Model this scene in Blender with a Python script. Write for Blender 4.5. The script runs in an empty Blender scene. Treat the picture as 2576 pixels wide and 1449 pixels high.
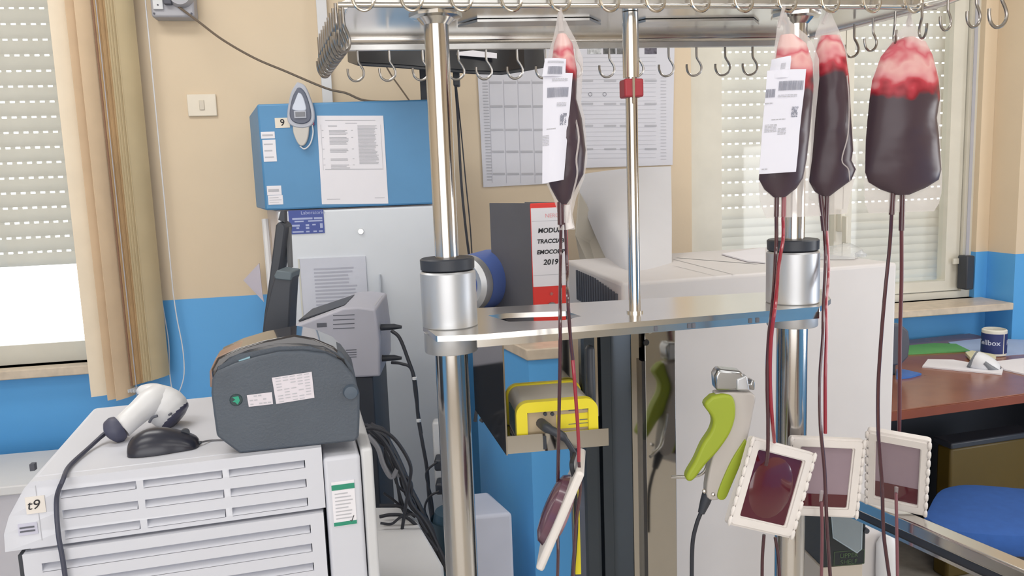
import bpy, math, random
from mathutils import Vector, Matrix
random.seed(7)
S = bpy.context.scene
COL = S.collection
# ------------------------------------------------------------------ camera
FPX, PITCH, ROLL = 2000.0, math.radians(7.8), math.radians(2.1)
CAM = Vector((0, 0, 1.55))
_F = Vector((0, math.cos(PITCH), -math.sin(PITCH)))
_U0 = Vector((0, math.sin(PITCH), math.cos(PITCH)))
_R = Vector((1, 0, 0))*math.cos(ROLL) - _U0*math.sin(ROLL)
_U = _U0*math.cos(ROLL) + Vector((1, 0, 0))*math.sin(ROLL)
cd = bpy.data.cameras.new('camera'); cam = bpy.data.objects.new('camera', cd); COL.objects.link(cam)
cd.sensor_width = 36; cd.lens = 36*FPX/2576; cd.clip_start = 0.02
cam.matrix_world = Matrix(((_R.x, _U.x, -_F.x, CAM.x), (_R.y, _U.y, -_F.y, CAM.y), (_R.z, _U.z, -_F.z, CAM.z), (0, 0, 0, 1)))
S.camera = cam
# ------------------------------------------------------------------ light
S.view_settings.view_transform = 'Standard'; S.view_settings.look = 'None'
S.view_settings.gamma = 1; S.view_settings.use_curve_mapping = False
S.view_settings.exposure = -0.02
w = bpy.data.worlds.new('daylight'); S.world = w; w.use_nodes = True
w.node_tree.nodes['Background'].inputs[0].default_value = (0.96, 0.98, 1, 1)
w.node_tree.nodes['Background'].inputs[1].default_value = 3.4
def area(name, loc, sx, sy, power, color=(1, 1, 1), rot=(0, 0, 0)):
    l = bpy.data.lights.new(name, 'AREA'); l.shape = 'RECTANGLE'; l.size = sx; l.size_y = sy; l.energy = power; l.color = color
    o = bpy.data.objects.new(name, l); COL.objects.link(o); o.location = loc; o.rotation_euler = rot
    return o
LAMPS = [(-1.25, 0.35), (1.25, 0.35), (-1.25, 1.85), (1.75, 2.45), (-1.25, -1.4), (1.25, -1.4)]
for i, (x, y) in enumerate(LAMPS):
    area('ceiling_lamp_light', (x, y, 2.93), 1.15, 0.5, (12 if i == 3 else 12 if i == 2 else 9.5), (1, 0.98, 0.95))
# added fill light behind the photographer, widened for evenness; no window is built
area('rear_fill_light', (-0.3, -2.68, 1.55), 3.8, 2.2, 74, (0.93, 0.96, 1), (math.radians(90), 0, 0))

# added unseen fill at the right-hand wall to brighten the desk corner
area('side_fill_light', (3.22, 1.3, 1.2), 1.1, 1.3, 26, (0.95, 0.97, 1), (0, math.radians(90), 0))

# ------------------------------------------------------------------ helpers
def ray(px, py): return _F*FPX + _R*(px-1288) + _U*(724.5-py)
def at(px, py, Y):
    r = ray(px, py); return CAM + r*(Y/r.y)
def on_z(px, py, z):
    r = ray(px, py); return CAM + r*((z-CAM.z)/r.z)
class Fr:
    def __init__(s, o, yaw=0.0):
        s.o = Vector(o); s.yaw = yaw
        s.X = Vector((math.cos(yaw), math.sin(yaw), 0)); s.Y = Vector((-math.sin(yaw), math.cos(yaw), 0)); s.Z = Vector((0, 0, 1))
    def m(s, x, y, z): return s.o + s.X*x + s.Y*y + s.Z*z
    def loc(s, p):
        d = Vector(p)-s.o; return (d.dot(s.X), d.dot(s.Y), d.dot(s.Z))
    def px(s, px, py, y=0.0):
        r = ray(px, py); q = s.o + s.Y*y
        t = (q-CAM).dot(s.Y)/r.dot(s.Y); l = s.loc(CAM+r*t); return (l[0], l[2])
    def pz(s, px, py, z=0.0):
        l = s.loc(on_z(px, py, s.o.z+z)); return (l[0], l[1])
class Fq(Fr):   # frame with free axes
    def __init__(s, o, X, Z):
        s.o = Vector(o); s.X = Vector(X).normalized(); z = Vector(Z); z = (z - s.X*z.dot(s.X)).normalized(); s.Z = z; s.Y = s.Z.cross(s.X); s.yaw = 0
WORLD = Fr((0, 0, 0))
def srgb(r, g, b):
    f = lambda c: ((c/255+0.055)/1.055)**2.4 if c > 10 else c/255/12.92
    return (f(r), f(g), f(b), 1)
MATS = {}
def mat(name, rgb, rough=0.5, metal=0.0, alpha=1.0, var=0.04, scale=9.0, bump=0.0, spec=0.5, coat=0.0, emit=None):
    if name in MATS: return MATS[name]
    m = bpy.data.materials.new(name); m.use_nodes = True; nt = m.node_tree; b = nt.nodes['Principled BSDF']
    c = srgb(*rgb)
    tc = nt.nodes.new('ShaderNodeTexCoord'); n = nt.nodes.new('ShaderNodeTexNoise'); n.inputs['Scale'].default_value = scale; n.inputs['Detail'].default_value = 3
    nt.links.new(tc.outputs['Object'], n.inputs['Vector'])
    r = nt.nodes.new('ShaderNodeValToRGB'); r.color_ramp.elements[0].position = 0.3; r.color_ramp.elements[1].position = 0.7
    r.color_ramp.elements[0].color = tuple(v*(1-var) for v in c[:3])+(1,); r.color_ramp.elements[1].color = tuple(min(1, v*(1+var)) for v in c[:3])+(1,)
    nt.links.new(n.outputs['Fac'], r.inputs['Fac']); nt.links.new(r.outputs['Color'], b.inputs['Base Color'])
    b.inputs['Roughness'].default_value = rough; b.inputs['Metallic'].default_value = metal; b.inputs['Alpha'].default_value = alpha
    b.inputs['Specular IOR Level'].default_value = spec; b.inputs['Coat Weight'].default_value = coat
    if bump:
        bp = nt.nodes.new('ShaderNodeBump'); bp.inputs['Strength'].default_value = bump; bp.inputs['Distance'].default_value = 0.01
        n2 = nt.nodes.new('ShaderNodeTexNoise'); n2.inputs['Scale'].default_value = scale*14; nt.links.new(tc.outputs['Object'], n2.inputs['Vector'])
        nt.links.new(n2.outputs['Fac'], bp.inputs['Height']); nt.links.new(bp.outputs['Normal'], b.inputs['Normal'])
    if emit: b.inputs['Emission Color'].default_value = srgb(*emit[0]); b.inputs['Emission Strength'].default_value = emit[1]
    MATS[name] = m; return m

class MB:
    def __init__(s): s.v = []; s.f = []
    def add(s, vs, fs):
        n = len(s.v); s.v += [Vector(v) for v in vs]; s.f += [tuple(i+n for i in f) for f in fs]; return s
    def box(s, fr, x0, x1, y0, y1, z0, z1):
        vs = [fr.m(x, y, z) for z in (z0, z1) for (x, y) in ((x0, y0), (x1, y0), (x1, y1), (x0, y1))]
        return s.add(vs, [(3, 2, 1, 0), (4, 5, 6, 7), (0, 1, 5, 4), (1, 2, 6, 5), (2, 3, 7, 6), (3, 0, 4, 7)])
    def quad(s, a, b, c, d): return s.add([a, b, c, d], [(0, 1, 2, 3)])
    def loft(s, rings, caps=True, close=True):
        n = len(rings[0]); vs = [p for r in rings for p in r]; fs = []
        for i in range(len(rings)-1):
            for j in range(n if close else n-1):
                k = (j+1) % n; fs.append((i*n+j, i*n+k, (i+1)*n+k, (i+1)*n+j))
        if caps and close: fs += [tuple(range(n))[::-1], tuple((len(rings)-1)*n+j for j in range(n))]
        return s.add(vs, fs)
    def tube(s, pts, r, n=8, caps=True):
        pts = [Vector(p) for p in pts]; rs = r if isinstance(r, (list, tuple)) else [r]*len(pts)
        rings = []; up = Vector((0.123, 0.3, 0.94)); prev = None
        for i, p in enumerate(pts):
            t = (pts[min(i+1, len(pts)-1)]-pts[max(i-1, 0)]).normalized()
            if prev is None:
                a = t.cross(up)
                if a.length < .1: a = t.cross(Vector((1, 0, 0)))
                a.normalize()
            else: a = (prev - t*prev.dot(t)).normalized()
            prev = a; b = t.cross(a)
            rings.append([p + (a*math.cos(2*math.pi*k/n)+b*math.sin(2*math.pi*k/n))*rs[i] for k in range(n)])
        return s.loft(rings, caps)
    def cyl(s, fr, x, y, z0, z1, r, n=32, r1=None):
        r1 = r if r1 is None else r1
        return s.loft([[fr.m(x+q*math.cos(2*math.pi*k/n), y+q*math.sin(2*math.pi*k/n), z) for k in range(n)] for q, z in ((r, z0), (r1, z1))])
    def lathe(s, fr, x, y, prof, n=32, axis='z'):
        rings = []
        for r, z in prof:
            if axis == 'z': rings.append([fr.m(x+r*math.cos(2*math.pi*k/n), y+r*math.sin(2*math.pi*k/n), z) for k in range(n)])
            else: rings.append([fr.m(x+r*math.cos(2*math.pi*k/n), z, y+r*math.sin(2*math.pi*k/n)) for k in range(n)][::-1])
        return s.loft(rings)
    def prism(s, fr, poly, t0, t1, plane='xz'):
        # poly: list of (a,b); plane xz -> extruded along local y, plane xy -> along z
        f = (lambda a, b, t: fr.m(a, t, b)) if plane == 'xz' else (lambda a, b, t: fr.m(a, b, t))
        n = len(poly); vs = [f(a, b, t0) for a, b in poly]+[f(a, b, t1) for a, b in poly]
        return s.add(vs, [tuple(range(n)), tuple(range(2*n-1, n-1, -1))]+[(i, (i+1) % n+0, (i+1) % n+n, i+n)[::-1] for i in range(n)])
    def holed(s, fr, outer, holes, t0, t1, plane='xz'):
        cu = bpy.data.curves.new('tmp', 'CURVE'); cu.dimensions = '2D'; cu.fill_mode = 'BOTH'; cu.extrude = 0.5
        for poly in [outer]+holes:
            sp = cu.splines.new('POLY'); sp.points.add(len(poly)-1); sp.use_cyclic_u = True
            for i, (a, b) in enumerate(poly): sp.points[i].co = (a, b, 0, 1)
        o = bpy.data.objects.new('tmp', cu); me = bpy.data.meshes.new_from_object(o)
        f = (lambda a, b, t: fr.m(a, t, b)) if plane == 'xz' else (lambda a, b, t: fr.m(a, b, t))
        vs = [f(v.co.x, v.co.y, t0 + (t1-t0)*(v.co.z+0.5)) for v in me.vertices]
        s.add(vs, [tuple(p.vertices) for p in me.polygons])
        bpy.data.objects.remove(o); bpy.data.curves.remove(cu); bpy.data.meshes.remove(me); return s
    def text(s, txt, size, f, italic=0.0, bold=0.0):
        cu = bpy.data.curves.new('tmp', 'FONT'); cu.body = txt; cu.size = size; cu.shear = italic; cu.align_x = 'CENTER'; cu.align_y = 'CENTER'; cu.offset = bold; cu.resolution_u = 3
        o = bpy.data.objects.new('tmp', cu); me = bpy.data.meshes.new_from_object(o)
        s.add([f(v.co.x, v.co.y) for v in me.vertices], [tuple(p.vertices) for p in me.polygons])
        bpy.data.objects.remove(o); bpy.data.curves.remove(cu); bpy.data.meshes.remove(me); return s
    def obj(s, name, m, parent=None, bevel=0.0, smooth=True, seg=2, origin=None, merge=False):
        if parent is not None:
            wp = parent.location.copy(); q = parent.parent
            while q: wp += q.location; q = q.parent
            loc = wp; oloc = Vector((0, 0, 0))
        else:
            if origin is None:
                lo = [min(v[i] for v in s.v) for i in range(3)]; hi = [max(v[i] for v in s.v) for i in range(3)]
                origin = Vector(((lo[0]+hi[0])/2, (lo[1]+hi[1])/2, lo[2]))
            loc = Vector(origin); oloc = loc
        me = bpy.data.meshes.new(name); me.from_pydata([tuple(v-loc) for v in s.v], [], s.f); me.update()
        import bmesh
        bm = bmesh.new(); bm.from_mesh(me)
        if merge: bmesh.ops.remove_doubles(bm, verts=bm.verts, dist=1e-6)
        bmesh.ops.recalc_face_normals(bm, faces=bm.faces); bm.to_mesh(me); bm.free()
        if smooth:
            me.shade_smooth(); me.set_sharp_from_angle(angle=math.radians(38))
        me.materials.append(m)
        o = bpy.data.objects.new(name, me); COL.objects.link(o); o.location = oloc; o.parent = parent
        if name in ('print', 'barcode', 'screw', 'vent_slot', 'weld_bump', 'handwriting', 'lettering', 'bottom_weight'): o['kind'] = 'stuff'
        if bevel:
            b = o.modifiers.new('bevel', 'BEVEL'); b.width = bevel; b.segments = seg; b.limit_method = 'ANGLE'; b.angle_limit = math.radians(38)
        return o
def tag(o, label=None, cat=None, group=None, kind=None):
    if label: o['label'] = label
    if cat: o['category'] = cat
    if group: o['group'] = group
    if kind: o['kind'] = kind
    return o
def thing(name, loc, label=None, cat=None, group=None, kind=None):
    o = bpy.data.objects.new(name, None); COL.objects.link(o); o.location = Vector(loc); o.empty_display_size = 0.05
    return tag(o, label, cat, group, kind)
def cat(pts, n=6):
    P = [Vector(p) for p in pts]; P = [P[0]*2-P[1]]+P+[P[-1]*2-P[-2]]; out = []
    for i in range(1, len(P)-2):
        for k in range(n):
            t = k/n; a, b, c, d = P[i-1], P[i], P[i+1], P[i+2]
            out.append(0.5*((2*b)+(c-a)*t+(2*a-5*b+4*c-d)*t*t+(3*b-a-3*c+d)*t**3))
    out.append(P[-2]); return out
def pxl(pts, Y=None): return [at(p[0], p[1], p[2] if len(p) > 2 else Y) for p in pts]
def cable(name, pts, Y, r, m, parent=None, n=6):
    return MB().tube(cat(pxl(pts, Y), n), r, 8).obj(name, m, parent)
def rows(fr, x0, x1, z0, z1, n, y=-0.0012, jitter=0.25, fill=0.45, mb=None):
    mb = mb or MB(); h = (z1-z0)/n
    for i in range(n):
        a = z1-h*i-h*(1-fill)/2; b = a-h*fill; xr = x1-(x1-x0)*random.random()*jitter
        mb.quad(fr.m(x0, y, b), fr.m(xr, y, b), fr.m(xr, y, a), fr.m(x0, y, a))
    return mb
def barcode(mb, fr, x0, x1, z0, z1, y):
    x = x0
    while x < x1:
        wd = random.choice((0.0008, 0.0013, 0.002)); mb.quad(fr.m(x, y, z0), fr.m(min(x+wd, x1), y, z0), fr.m(min(x+wd, x1), y, z1), fr.m(x, y, z1)); x += wd+random.choice((0.0008, 0.0014))
    return mb

# ------------------------------------------------------------------ materials
CREAM = mat('cream_wall_paint', (224, 205, 178), 0.75, var=0.03, scale=3, bump=0.05)
BLUEW = mat('blue_wall_paint', (94, 172, 234), 0.45, var=0.03, scale=3, bump=0.04)
CEIL = mat('ceiling_paint', (228, 226, 220), 0.9)
FLOOR = mat('floor_tile', (190, 182, 170), 0.35, var=0.12, scale=30)
FRAMEW = mat('window_frame_enamel', (222, 218, 205), 0.35)
SLATM = mat('shutter_plastic', (236, 233, 228), 0.5)
_nt = SLATM.node_tree; _tl = _nt.nodes.new('ShaderNodeBsdfTranslucent'); _tl.inputs[0].default_value = srgb(236, 232, 226); _mx = _nt.nodes.new('ShaderNodeMixShader'); _mx.inputs[0].default_value = 0.16
_nt.links.new(_nt.nodes['Principled BSDF'].outputs[0], _mx.inputs[1]); _nt.links.new(_tl.outputs[0], _mx.inputs[2]); _nt.links.new(_mx.outputs[0], _nt.nodes['Material Output'].inputs[0])
MARB = mat('travertine_sill', (208, 192, 172), 0.35, var=0.12, scale=25)
STEEL = mat('polished_steel', (222, 220, 216), 0.2, 1.0, var=0.03)
STEELB = mat('brushed_steel', (200, 200, 200), 0.3, 1.0, var=0.05, scale=40)
CHROME = mat('chrome', (204, 201, 198), 0.17, 1.0, var=0.01)
ALU = mat('satin_aluminium', (200, 202, 206), 0.42, 0.75, var=0.03)
BLK = mat('black_plastic', (52, 56, 65), 0.45)  # black lifted, veiling haze put into the base colour
BLKG = mat('glossy_black_plastic', (30, 32, 38), 0.15, coat=0.5)
SLATE = mat('slate_plastic', (76, 84, 95), 0.5, var=0.05, bump=0.1, scale=20)
WHT = mat('white_enamel', (222, 222, 224), 0.4, var=0.02)
WHTP = mat('white_plastic', (220, 222, 226), 0.42, var=0.02)
GREYP = mat('light_grey_plastic', (176, 176, 184), 0.5, var=0.03)
PAPER = mat('paper', (232, 230, 236), 0.8, var=0.015)
INK = mat('grey_print', (186, 186, 193), 0.8)
INKD = mat('dark_print', (96, 98, 108), 0.8)
INKB = mat('black_ink', (34, 34, 40), 0.7)
CAB = mat('black_cable', (46, 48, 56), 0.5)

# ------------------------------------------------------------------ setting
def room():
    W = Fr((-1.2, 3.05, 0), math.atan(0.183))
    return W
W = room()
XL, XR, YR, ZC, ZB = -3.0, 5.0, -2.8, 3.0, 1.137
T = 0.22
# window openings in wall coordinates
lw_x1 = W.px(232, 850)[0]; lw_z0 = W.px(120, 918)[1]; lw_x0 = lw_x1-1.25
rw_x0 = W.px(1740, 500)[0]; rw_x1 = W.px(2452, 700)[0]; rw_z0 = W.px(2400, 752)[1]
ZT = 2.45
def wallpart(mb, x0, x1, z0, z1, up):
    if up: z0 = max(z0, ZB)
    else: z1 = min(z1, ZB)
    if z1 > z0: mb.box(W, x0, x1, 0, T, z0, z1)
wm = MB()
for x0, x1, z0, z1 in ((XL, lw_x0, 0, ZC), (lw_x0, lw_x1, 0, lw_z0), (lw_x0, lw_x1, ZT, ZC), (lw_x1, rw_x0, 0, ZC), (rw_x0, rw_x1, 0, rw_z0), (rw_x0, rw_x1, ZT, ZC), (rw_x1, XR, 0, ZC)):
    wallpart(wm, x0, x1, z0, z1, True)
wb = wm.obj('wall_back', CREAM, smooth=False); tag(wb, kind='structure')
wd = MB()
for x0, x1, z0, z1 in ((XL, lw_x0, 0, ZC), (lw_x0, lw_x1, 0, lw_z0), (lw_x1, rw_x0, 0, ZC), (rw_x0, rw_x1, 0, rw_z0), (rw_x1, XR, 0, ZC)):
    wallpart(wd, x0, x1, z0, z1, False)
wd.obj('painted_dado', BLUEW, wb, smooth=False)
# pillar at the right
p_x0 = W.px(2484, 660)[0]
tag(MB().box(W, p_x0, XR, -0.16, -0.001, ZB, ZC-0.002).obj('trim_1', CREAM, smooth=False), kind='structure')
pl = tag(MB().box(W, p_x0, XR, -0.16, -0.001, 0.001, ZB).obj('trim_2', BLUEW, smooth=False), kind='structure')
def sidewall(name, x):
    mb = MB().box(WORLD, x, x+0.1*(1 if x > 0 else -1), YR, 4.4, ZB, ZC)
    o = tag(mb.obj(name, CREAM, smooth=False), kind='structure')
    MB().box(WORLD, x, x+0.1*(1 if x > 0 else -1), YR, 4.4, 0, ZB).obj('painted_dado', BLUEW, o, smooth=False)
sidewall('wall_left', -3.1); sidewall('wall_right', 3.3)
tag(MB().box(WORLD, -3.2, 3.4, YR-0.1, YR, 0, ZC).obj('wall_rear', CREAM, smooth=False), kind='structure')
tag(MB().box(WORLD, -3.2, 3.5, YR-0.1, 4.7, -0.1, 0).obj('floor', FLOOR, smooth=False), kind='structure')
tag(MB().box(WORLD, -3.2, 3.5, YR-0.1, 4.7, ZC, ZC+0.1).obj('ceiling', CEIL, smooth=False), kind='structure')
LAMPM = mat('lamp_diffuser', (250, 250, 245), 0.6, emit=((255, 252, 246), 1.5))
for i, (x, y) in enumerate(LAMPS):
    t = thing('ceiling_lamp', (x, y, 2.95), 'flat fluorescent ceiling lamp panel, '+['front left', 'front right', 'back left', 'back right', 'rear left', 'rear right'][i]+' of the six', 'lamp', 'ceiling lamp panels')
    MB().box(WORLD, x-.6, x+.6, y-.28, y+.28, 2.955, 3.0).obj('lamp_housing', FRAMEW, t)
    MB().box(WORLD, x-.575, x+.575, y-.25, y+.25, 2.94, 2.956).obj('diffuser', LAMPM, t)

GLASS = bpy.data.materials.new('window_glass'); GLASS.use_nodes = True
nt = GLASS.node_tree; nt.nodes.clear(); out = nt.nodes.new('ShaderNodeOutputMaterial'); tr = nt.nodes.new('ShaderNodeBsdfTransparent'); gl = nt.nodes.new('ShaderNodeBsdfGlossy'); mx = nt.nodes.new('ShaderNodeMixShader')
tr.inputs[0].default_value = (0.975, 0.985, 0.978, 1); gl.inputs['Roughness'].default_value = 0.03; mx.inputs[0].default_value = 0.025
nt.links.new(tr.outputs[0], mx.inputs[1]); nt.links.new(gl.outputs[0], mx.inputs[2]); nt.links.new(mx.outputs[0], out.inputs[0])

def shutter(root, x0, x1, z_top, z_split, z_bot, pitch_open=0.057, gap=0.0075, pitch_closed=0.04, y=0.15):
    L = x1-x0
    me = None; wl = root.location
    def slat(z, h):
        mb = MB(); prof = [(y, z), (y-0.006, z+h*.25), (y-0.007, z+h*.6), (y-0.002, z+h), (y+0.006, z+h), (y+0.008, z)]
        mb.loft([[W.m(x, a, b) for a, b in prof] for x in (x0, x1)])
        return mb.obj('slat', SLATM, root)
    z = z_split; base = None; n = 0
    while z < z_top:
        if base is None: base = slat(z, pitch_open-gap); bz = z
        else:
            c = base.copy(); COL.objects.link(c); c.location = base.location+Vector((0, 0, z-bz))
        # links that bridge the light gap between two slats
        z += pitch_open; n += 1
    lk = MB(); z = z_split
    for r in range(n):
        x = x0+0.012
        while x < x1:
            lk.box(W, x, min(x+0.0165, x1), y-0.001, y+0.004, z+pitch_open-gap-.001, z+pitch_open+.001); x += 0.0345
        z += pitch_open
    lk.obj('slat_link', SLATM, root)['kind'] = 'stuff'
    z = z_split-pitch_closed; base = None
    while z > z_bot-pitch_closed:
        if base is None: base = slat(z, pitch_closed+0.0008); bz = z
        else:
            c = base.copy(); COL.objects.link(c); c.location = base.location+Vector((0, 0, z-bz))
        z -= pitch_closed

# --- left window
w1 = thing('window_1', W.m((lw_x0+lw_x1)/2, 0.1, lw_z0), kind='structure')
fz0, fz1 = lw_z0, ZT
fr_in = W.px(212, 700, 0.07)[0]
MB().holed(W, [(lw_x0, fz0), (lw_x1, fz0), (lw_x1, fz1), (lw_x0, fz1)], [[(lw_x0+.05, fz0+.075), (fr_in+.01, fz0+.075), (fr_in+.01, fz1-.05), (lw_x0+.05, fz1-.05)]], 0.05, 0.11).obj('window_frame', FRAMEW, w1, bevel=.004)
MB().box(W, lw_x0+.045, fr_in+.012, .078, .083, fz0+.07, fz1-.045).obj('pane', GLASS, w1)
zz = W.px(100, 640, .15)[1]
shutter(w1, lw_x0+.01, fr_in+.03, ZT, W.px(100, 668, .15)[1], 9)
MB().box(W, lw_x0-.03, lw_x1+.05, -0.06, 0.12, lw_z0-.035, lw_z0).obj('window_sill', MARB, w1, bevel=.004)
# --- right window (two sashes)
w2 = thing('window_2', W.m((rw_x0+rw_x1)/2, 0.1, rw_z0), kind='structure')
la, lb = W.px(1812, 300, .06)[0], W.px(2098, 300, .06)[0]
ra, rb = W.px(2142, 300, .06)[0], W.px(2386, 300, .06)[0]
zb = W.px(2330, 708, .06)[1]
MB().holed(W, [(rw_x0, rw_z0), (rw_x1, rw_z0), (rw_x1, ZT), (rw_x0, ZT)], [[(rw_x0+.045, rw_z0+.03), (rw_x1-.045, rw_z0+.03), (rw_x1-.045, ZT-.04), (rw_x0+.045, ZT-.04)]], 0.03, 0.12).obj('window_frame', FRAMEW, w2, bevel=.004)
for (a, b, a0, b0) in ((la, lb, rw_x0+.05, (lb+ra)/2-.002), (ra, rb, (lb+ra)/2+.002, rw_x1-.05)):
    s_ = MB().holed(W, [(a0, rw_z0+.034), (b0, rw_z0+.034), (b0, ZT-.045), (a0, ZT-.045)], [[(a, zb), (b, zb), (b, ZT-.1), (a, ZT-.1)]], 0.045, 0.10).obj('sash', FRAMEW, w2, bevel=.004)
    MB().box(W, a-.005, b+.005, .068, .073, zb-.005, ZT-.095).obj('pane', GLASS, s_)
    shutter(w2, a-.02 if a == la else a-.03, b+.07, ZT, W.px((2000), 545, .15)[1], zb-.02)
hx, hz = W.px(2125, 555)
MB().box(W, hx-.012, hx+.012, 0.01, .045, hz-.05, hz+.05).box(W, hx-.006, hx+.006, -.02, .012, hz-.10, hz+.02).obj('handle', FRAMEW, w2, bevel=.003)
a, b = W.px(2270, 780, -.1)[0], W.px(2547, 750, -.18)[0]
MB().box(W, rw_x0-.05, b, -0.19, 0.1, rw_z0-.032, rw_z0).obj('window_sill', MARB, w2, bevel=.004)
hx, hz = W.px(2430, 680)
t = MB().box(W, hx-.022, hx+.020, -.03, .03, hz-.088, hz+.07).obj('strap_winder', BLK, w2, bevel=.006)
MB().box(W, hx-.004, hx+.012, .0, .004, hz+.07, ZT).obj('shutter_strap', GREYP, w2)
MB().box(W, hx-.05, hx-.02, 0.02, .028, hz+.03, hz+.055).obj('hinge', FRAMEW, w2)
# trunking on the wall, behind the rack
a, b = W.px(808, 200, -.02)[0], W.px(834, 200, -.02)[0]
tag(MB().box(W, a, b, -.03, -.001, ZB+.2, ZC-.001).obj('trim_3', WHT, bevel=.002), kind='structure')

# ------------------------------------------------------------------ vertical blind, left
def blind():
    VB = mat('blind_fabric', (226, 200, 168), 0.8, var=0.05); VB2 = mat('blind_fabric_ochre', (190, 158, 118), 0.85, var=0.1)
    f = W; y = -.13
    root = thing('vertical_blind', W.m(f.px(320, 990, y)[0], y, f.px(320, 990, y)[1]), 'cream and tan vertical fabric blind gathered at the right of the left window', 'blind')
    def strip(xp, ybot, wd, yaw, m, dy=0):
        x, zb_ = f.px(xp, ybot, y+dy)
        g = Fr(f.m(x, y+dy, 0), f.yaw+yaw); n = 7
        mb = MB(); front = [(wd*(i/(n-1)-.5), 0.006*math.cos(math.pi*(i/(n-1)-.5))) for i in range(n)]
        ring = [(a, -c) for a, c in front]+[(a, -c+.0012) for a, c in front[::-1]]
        mb.loft([[g.m(a, c, z) for a, c in ring] for z in (zb_, 2.72)]); mb.obj('blind_slat', m, root)
    strip(268, 993, .10, math.radians(24), mat('blind_fabric_pale', (236, 222, 200), .8), -.02)
    strip(300, 1000, .09, math.radians(50), VB, -.03)
    strip(318, 1000, .09, math.radians(60), VB, -.045)
    for i in range(15):
        strip(330+i*5.4, 970-i*1.5, .085, math.radians(64+random.uniform(-6, 5)), (mat('blind_fabric_brown', (158, 122, 100), .85) if i < 5 else (VB2 if i < 10 else mat('blind_fabric_sand', (206, 188, 152), .85))), -.0+i*.001)
    ch = MB()
    for i in range(6):
        x, z = f.px(338+i*7, 975, y-.03); ch.box(Fr(f.m(x, y-.03, 0), 1.2), -.03, .03, -.001, .001, z-.012, z)
    ch.obj('bottom_weight', WHTP, root)
    x, z = f.px(352, 1000, y-.05)
    MB().tube([f.m(x, y-.08, z), f.m(x-.004, y-.08, 2.7)], .0016, 6).obj('pull_chain', GREYP, root)
    x1_, z1_ = f.px(430, 985, -.05); x2_, _ = f.px(455, 985, -.05)
    pts = [(392, 640), (408, 760), (424, 860), (427, 940), (440, 1000)]
    W1 = mat('white_cord', (226, 228, 236), .6)
    l = [f.m(*(lambda q: (q[0], -.05, q[1]))(f.px(*p, -.05))) for p in pts]
    top = f.m(f.px(392, 640, -.05)[0], -.05, 2.6)
    l2 = [f.m(*(lambda q: (q[0], -.045, q[1]))(f.px(*p, -.045))) for p in [(440, 1000), (462, 950), (460, 880), (445, 800), (436, 740)]]
    MB().tube([top]+cat(l+l2[1:], 6)+[f.m(f.px(436, 740, -.045)[0], -.045, 2.6)], .0022, 6).obj('pull_cord', W1, root)
blind()

# ------------------------------------------------------------------ wall things, left
def wallbox():
    f = W; x0, z0 = f.px(384, 45, -.06); x1, _ = f.px(492, 45, -.06)
    root = thing('wall_socket_box', f.m((x0+x1)/2, -.05, z0), 'grey surface-mounted wall socket box with round switch, top left on the cream wall', 'socket')
    MB().box(f, x0, x1, -.075, -.001, z0, z0+.2).obj('housing', GREYP, root, bevel=.008)
    xs = x0+(x1-x0)*.30
    MB().box(f, x0+.01, xs, -.085, -.074, z0+.025, z0+.12).obj('socket_face', WHTP, root, bevel=.002)
    MB().lathe(f, x0+(x1-x0)*.72, z0+.075, [(.001, -.10), (.036, -.10), (.045, -.078), (.045, -.07)], 24, 'y').obj('rotary_switch', GREYP, root)
    d = MB()
    for i in range(3): d.lathe(f, (x0+.01+xs)/2, z0+.04+i*.025, [(.0005, -.0868), (.003, -.0868), (.003, -.084)], 10, 'y')
    for xx in (x0+.01, x1-.01): d.lathe(f, xx, z0+.012, [(.0005, -.078), (.0035, -.078), (.0035, -.07)], 10, 'y')
    d.obj('screw', INKD, root)
    MB().box(f, xs+.005, xs+.032, -.10, -.074, z0+.04, z0+.14).obj('plug', INKD, root, bevel=.004)
wallbox()
def switch():
    f = W; x0, z1 = f.px(470, 238); x1, z0 = f.px(548, 292)
    root = thing('light_switch', f.m((x0+x1)/2, 0, z0), 'cream rectangular light switch plate on the wall left of the blue-topped cabinet', 'switch')
    MB().box(f, x0, x1, -.011, -.0005, z0, z1).obj('plate', mat('ivory_plastic', (232, 222, 205), .4), root, bevel=.003)
    xc = (x0+x1)/2; zc = (z0+z1)/2
    MB().box(f, xc-.009, xc+.009, -.016, -.0105, zc-.018, zc+.018).obj('rocker', mat('ivory_rocker', (214, 204, 188), .4), root, bevel=.002)
switch()
tag(cable('power_cable', [(440, 10, 2.98), (500, 55, 2.96), (560, 100, 2.93), (640, 146, 2.9), (720, 180, 2.88), (820, 222, 2.86), (870, 234, 2.85), (920, 253, 2.84), (1010, 256, 2.85)], None, .0042, mat('brown_cable', (110, 98, 86), .5)), 'brown cable running from the wall socket box to the blue-topped cabinet', 'cable')
tag(cable('thin_cable', [(965, 155, 3.1), (985, 190, 3.08), (1010, 225, 3.05), (1036, 262, 3.0)], None, .003, mat('brown_cable', (110, 98, 86), .5)), 'short brown cable hanging slantwise behind the rack hooks', 'cable')

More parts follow.
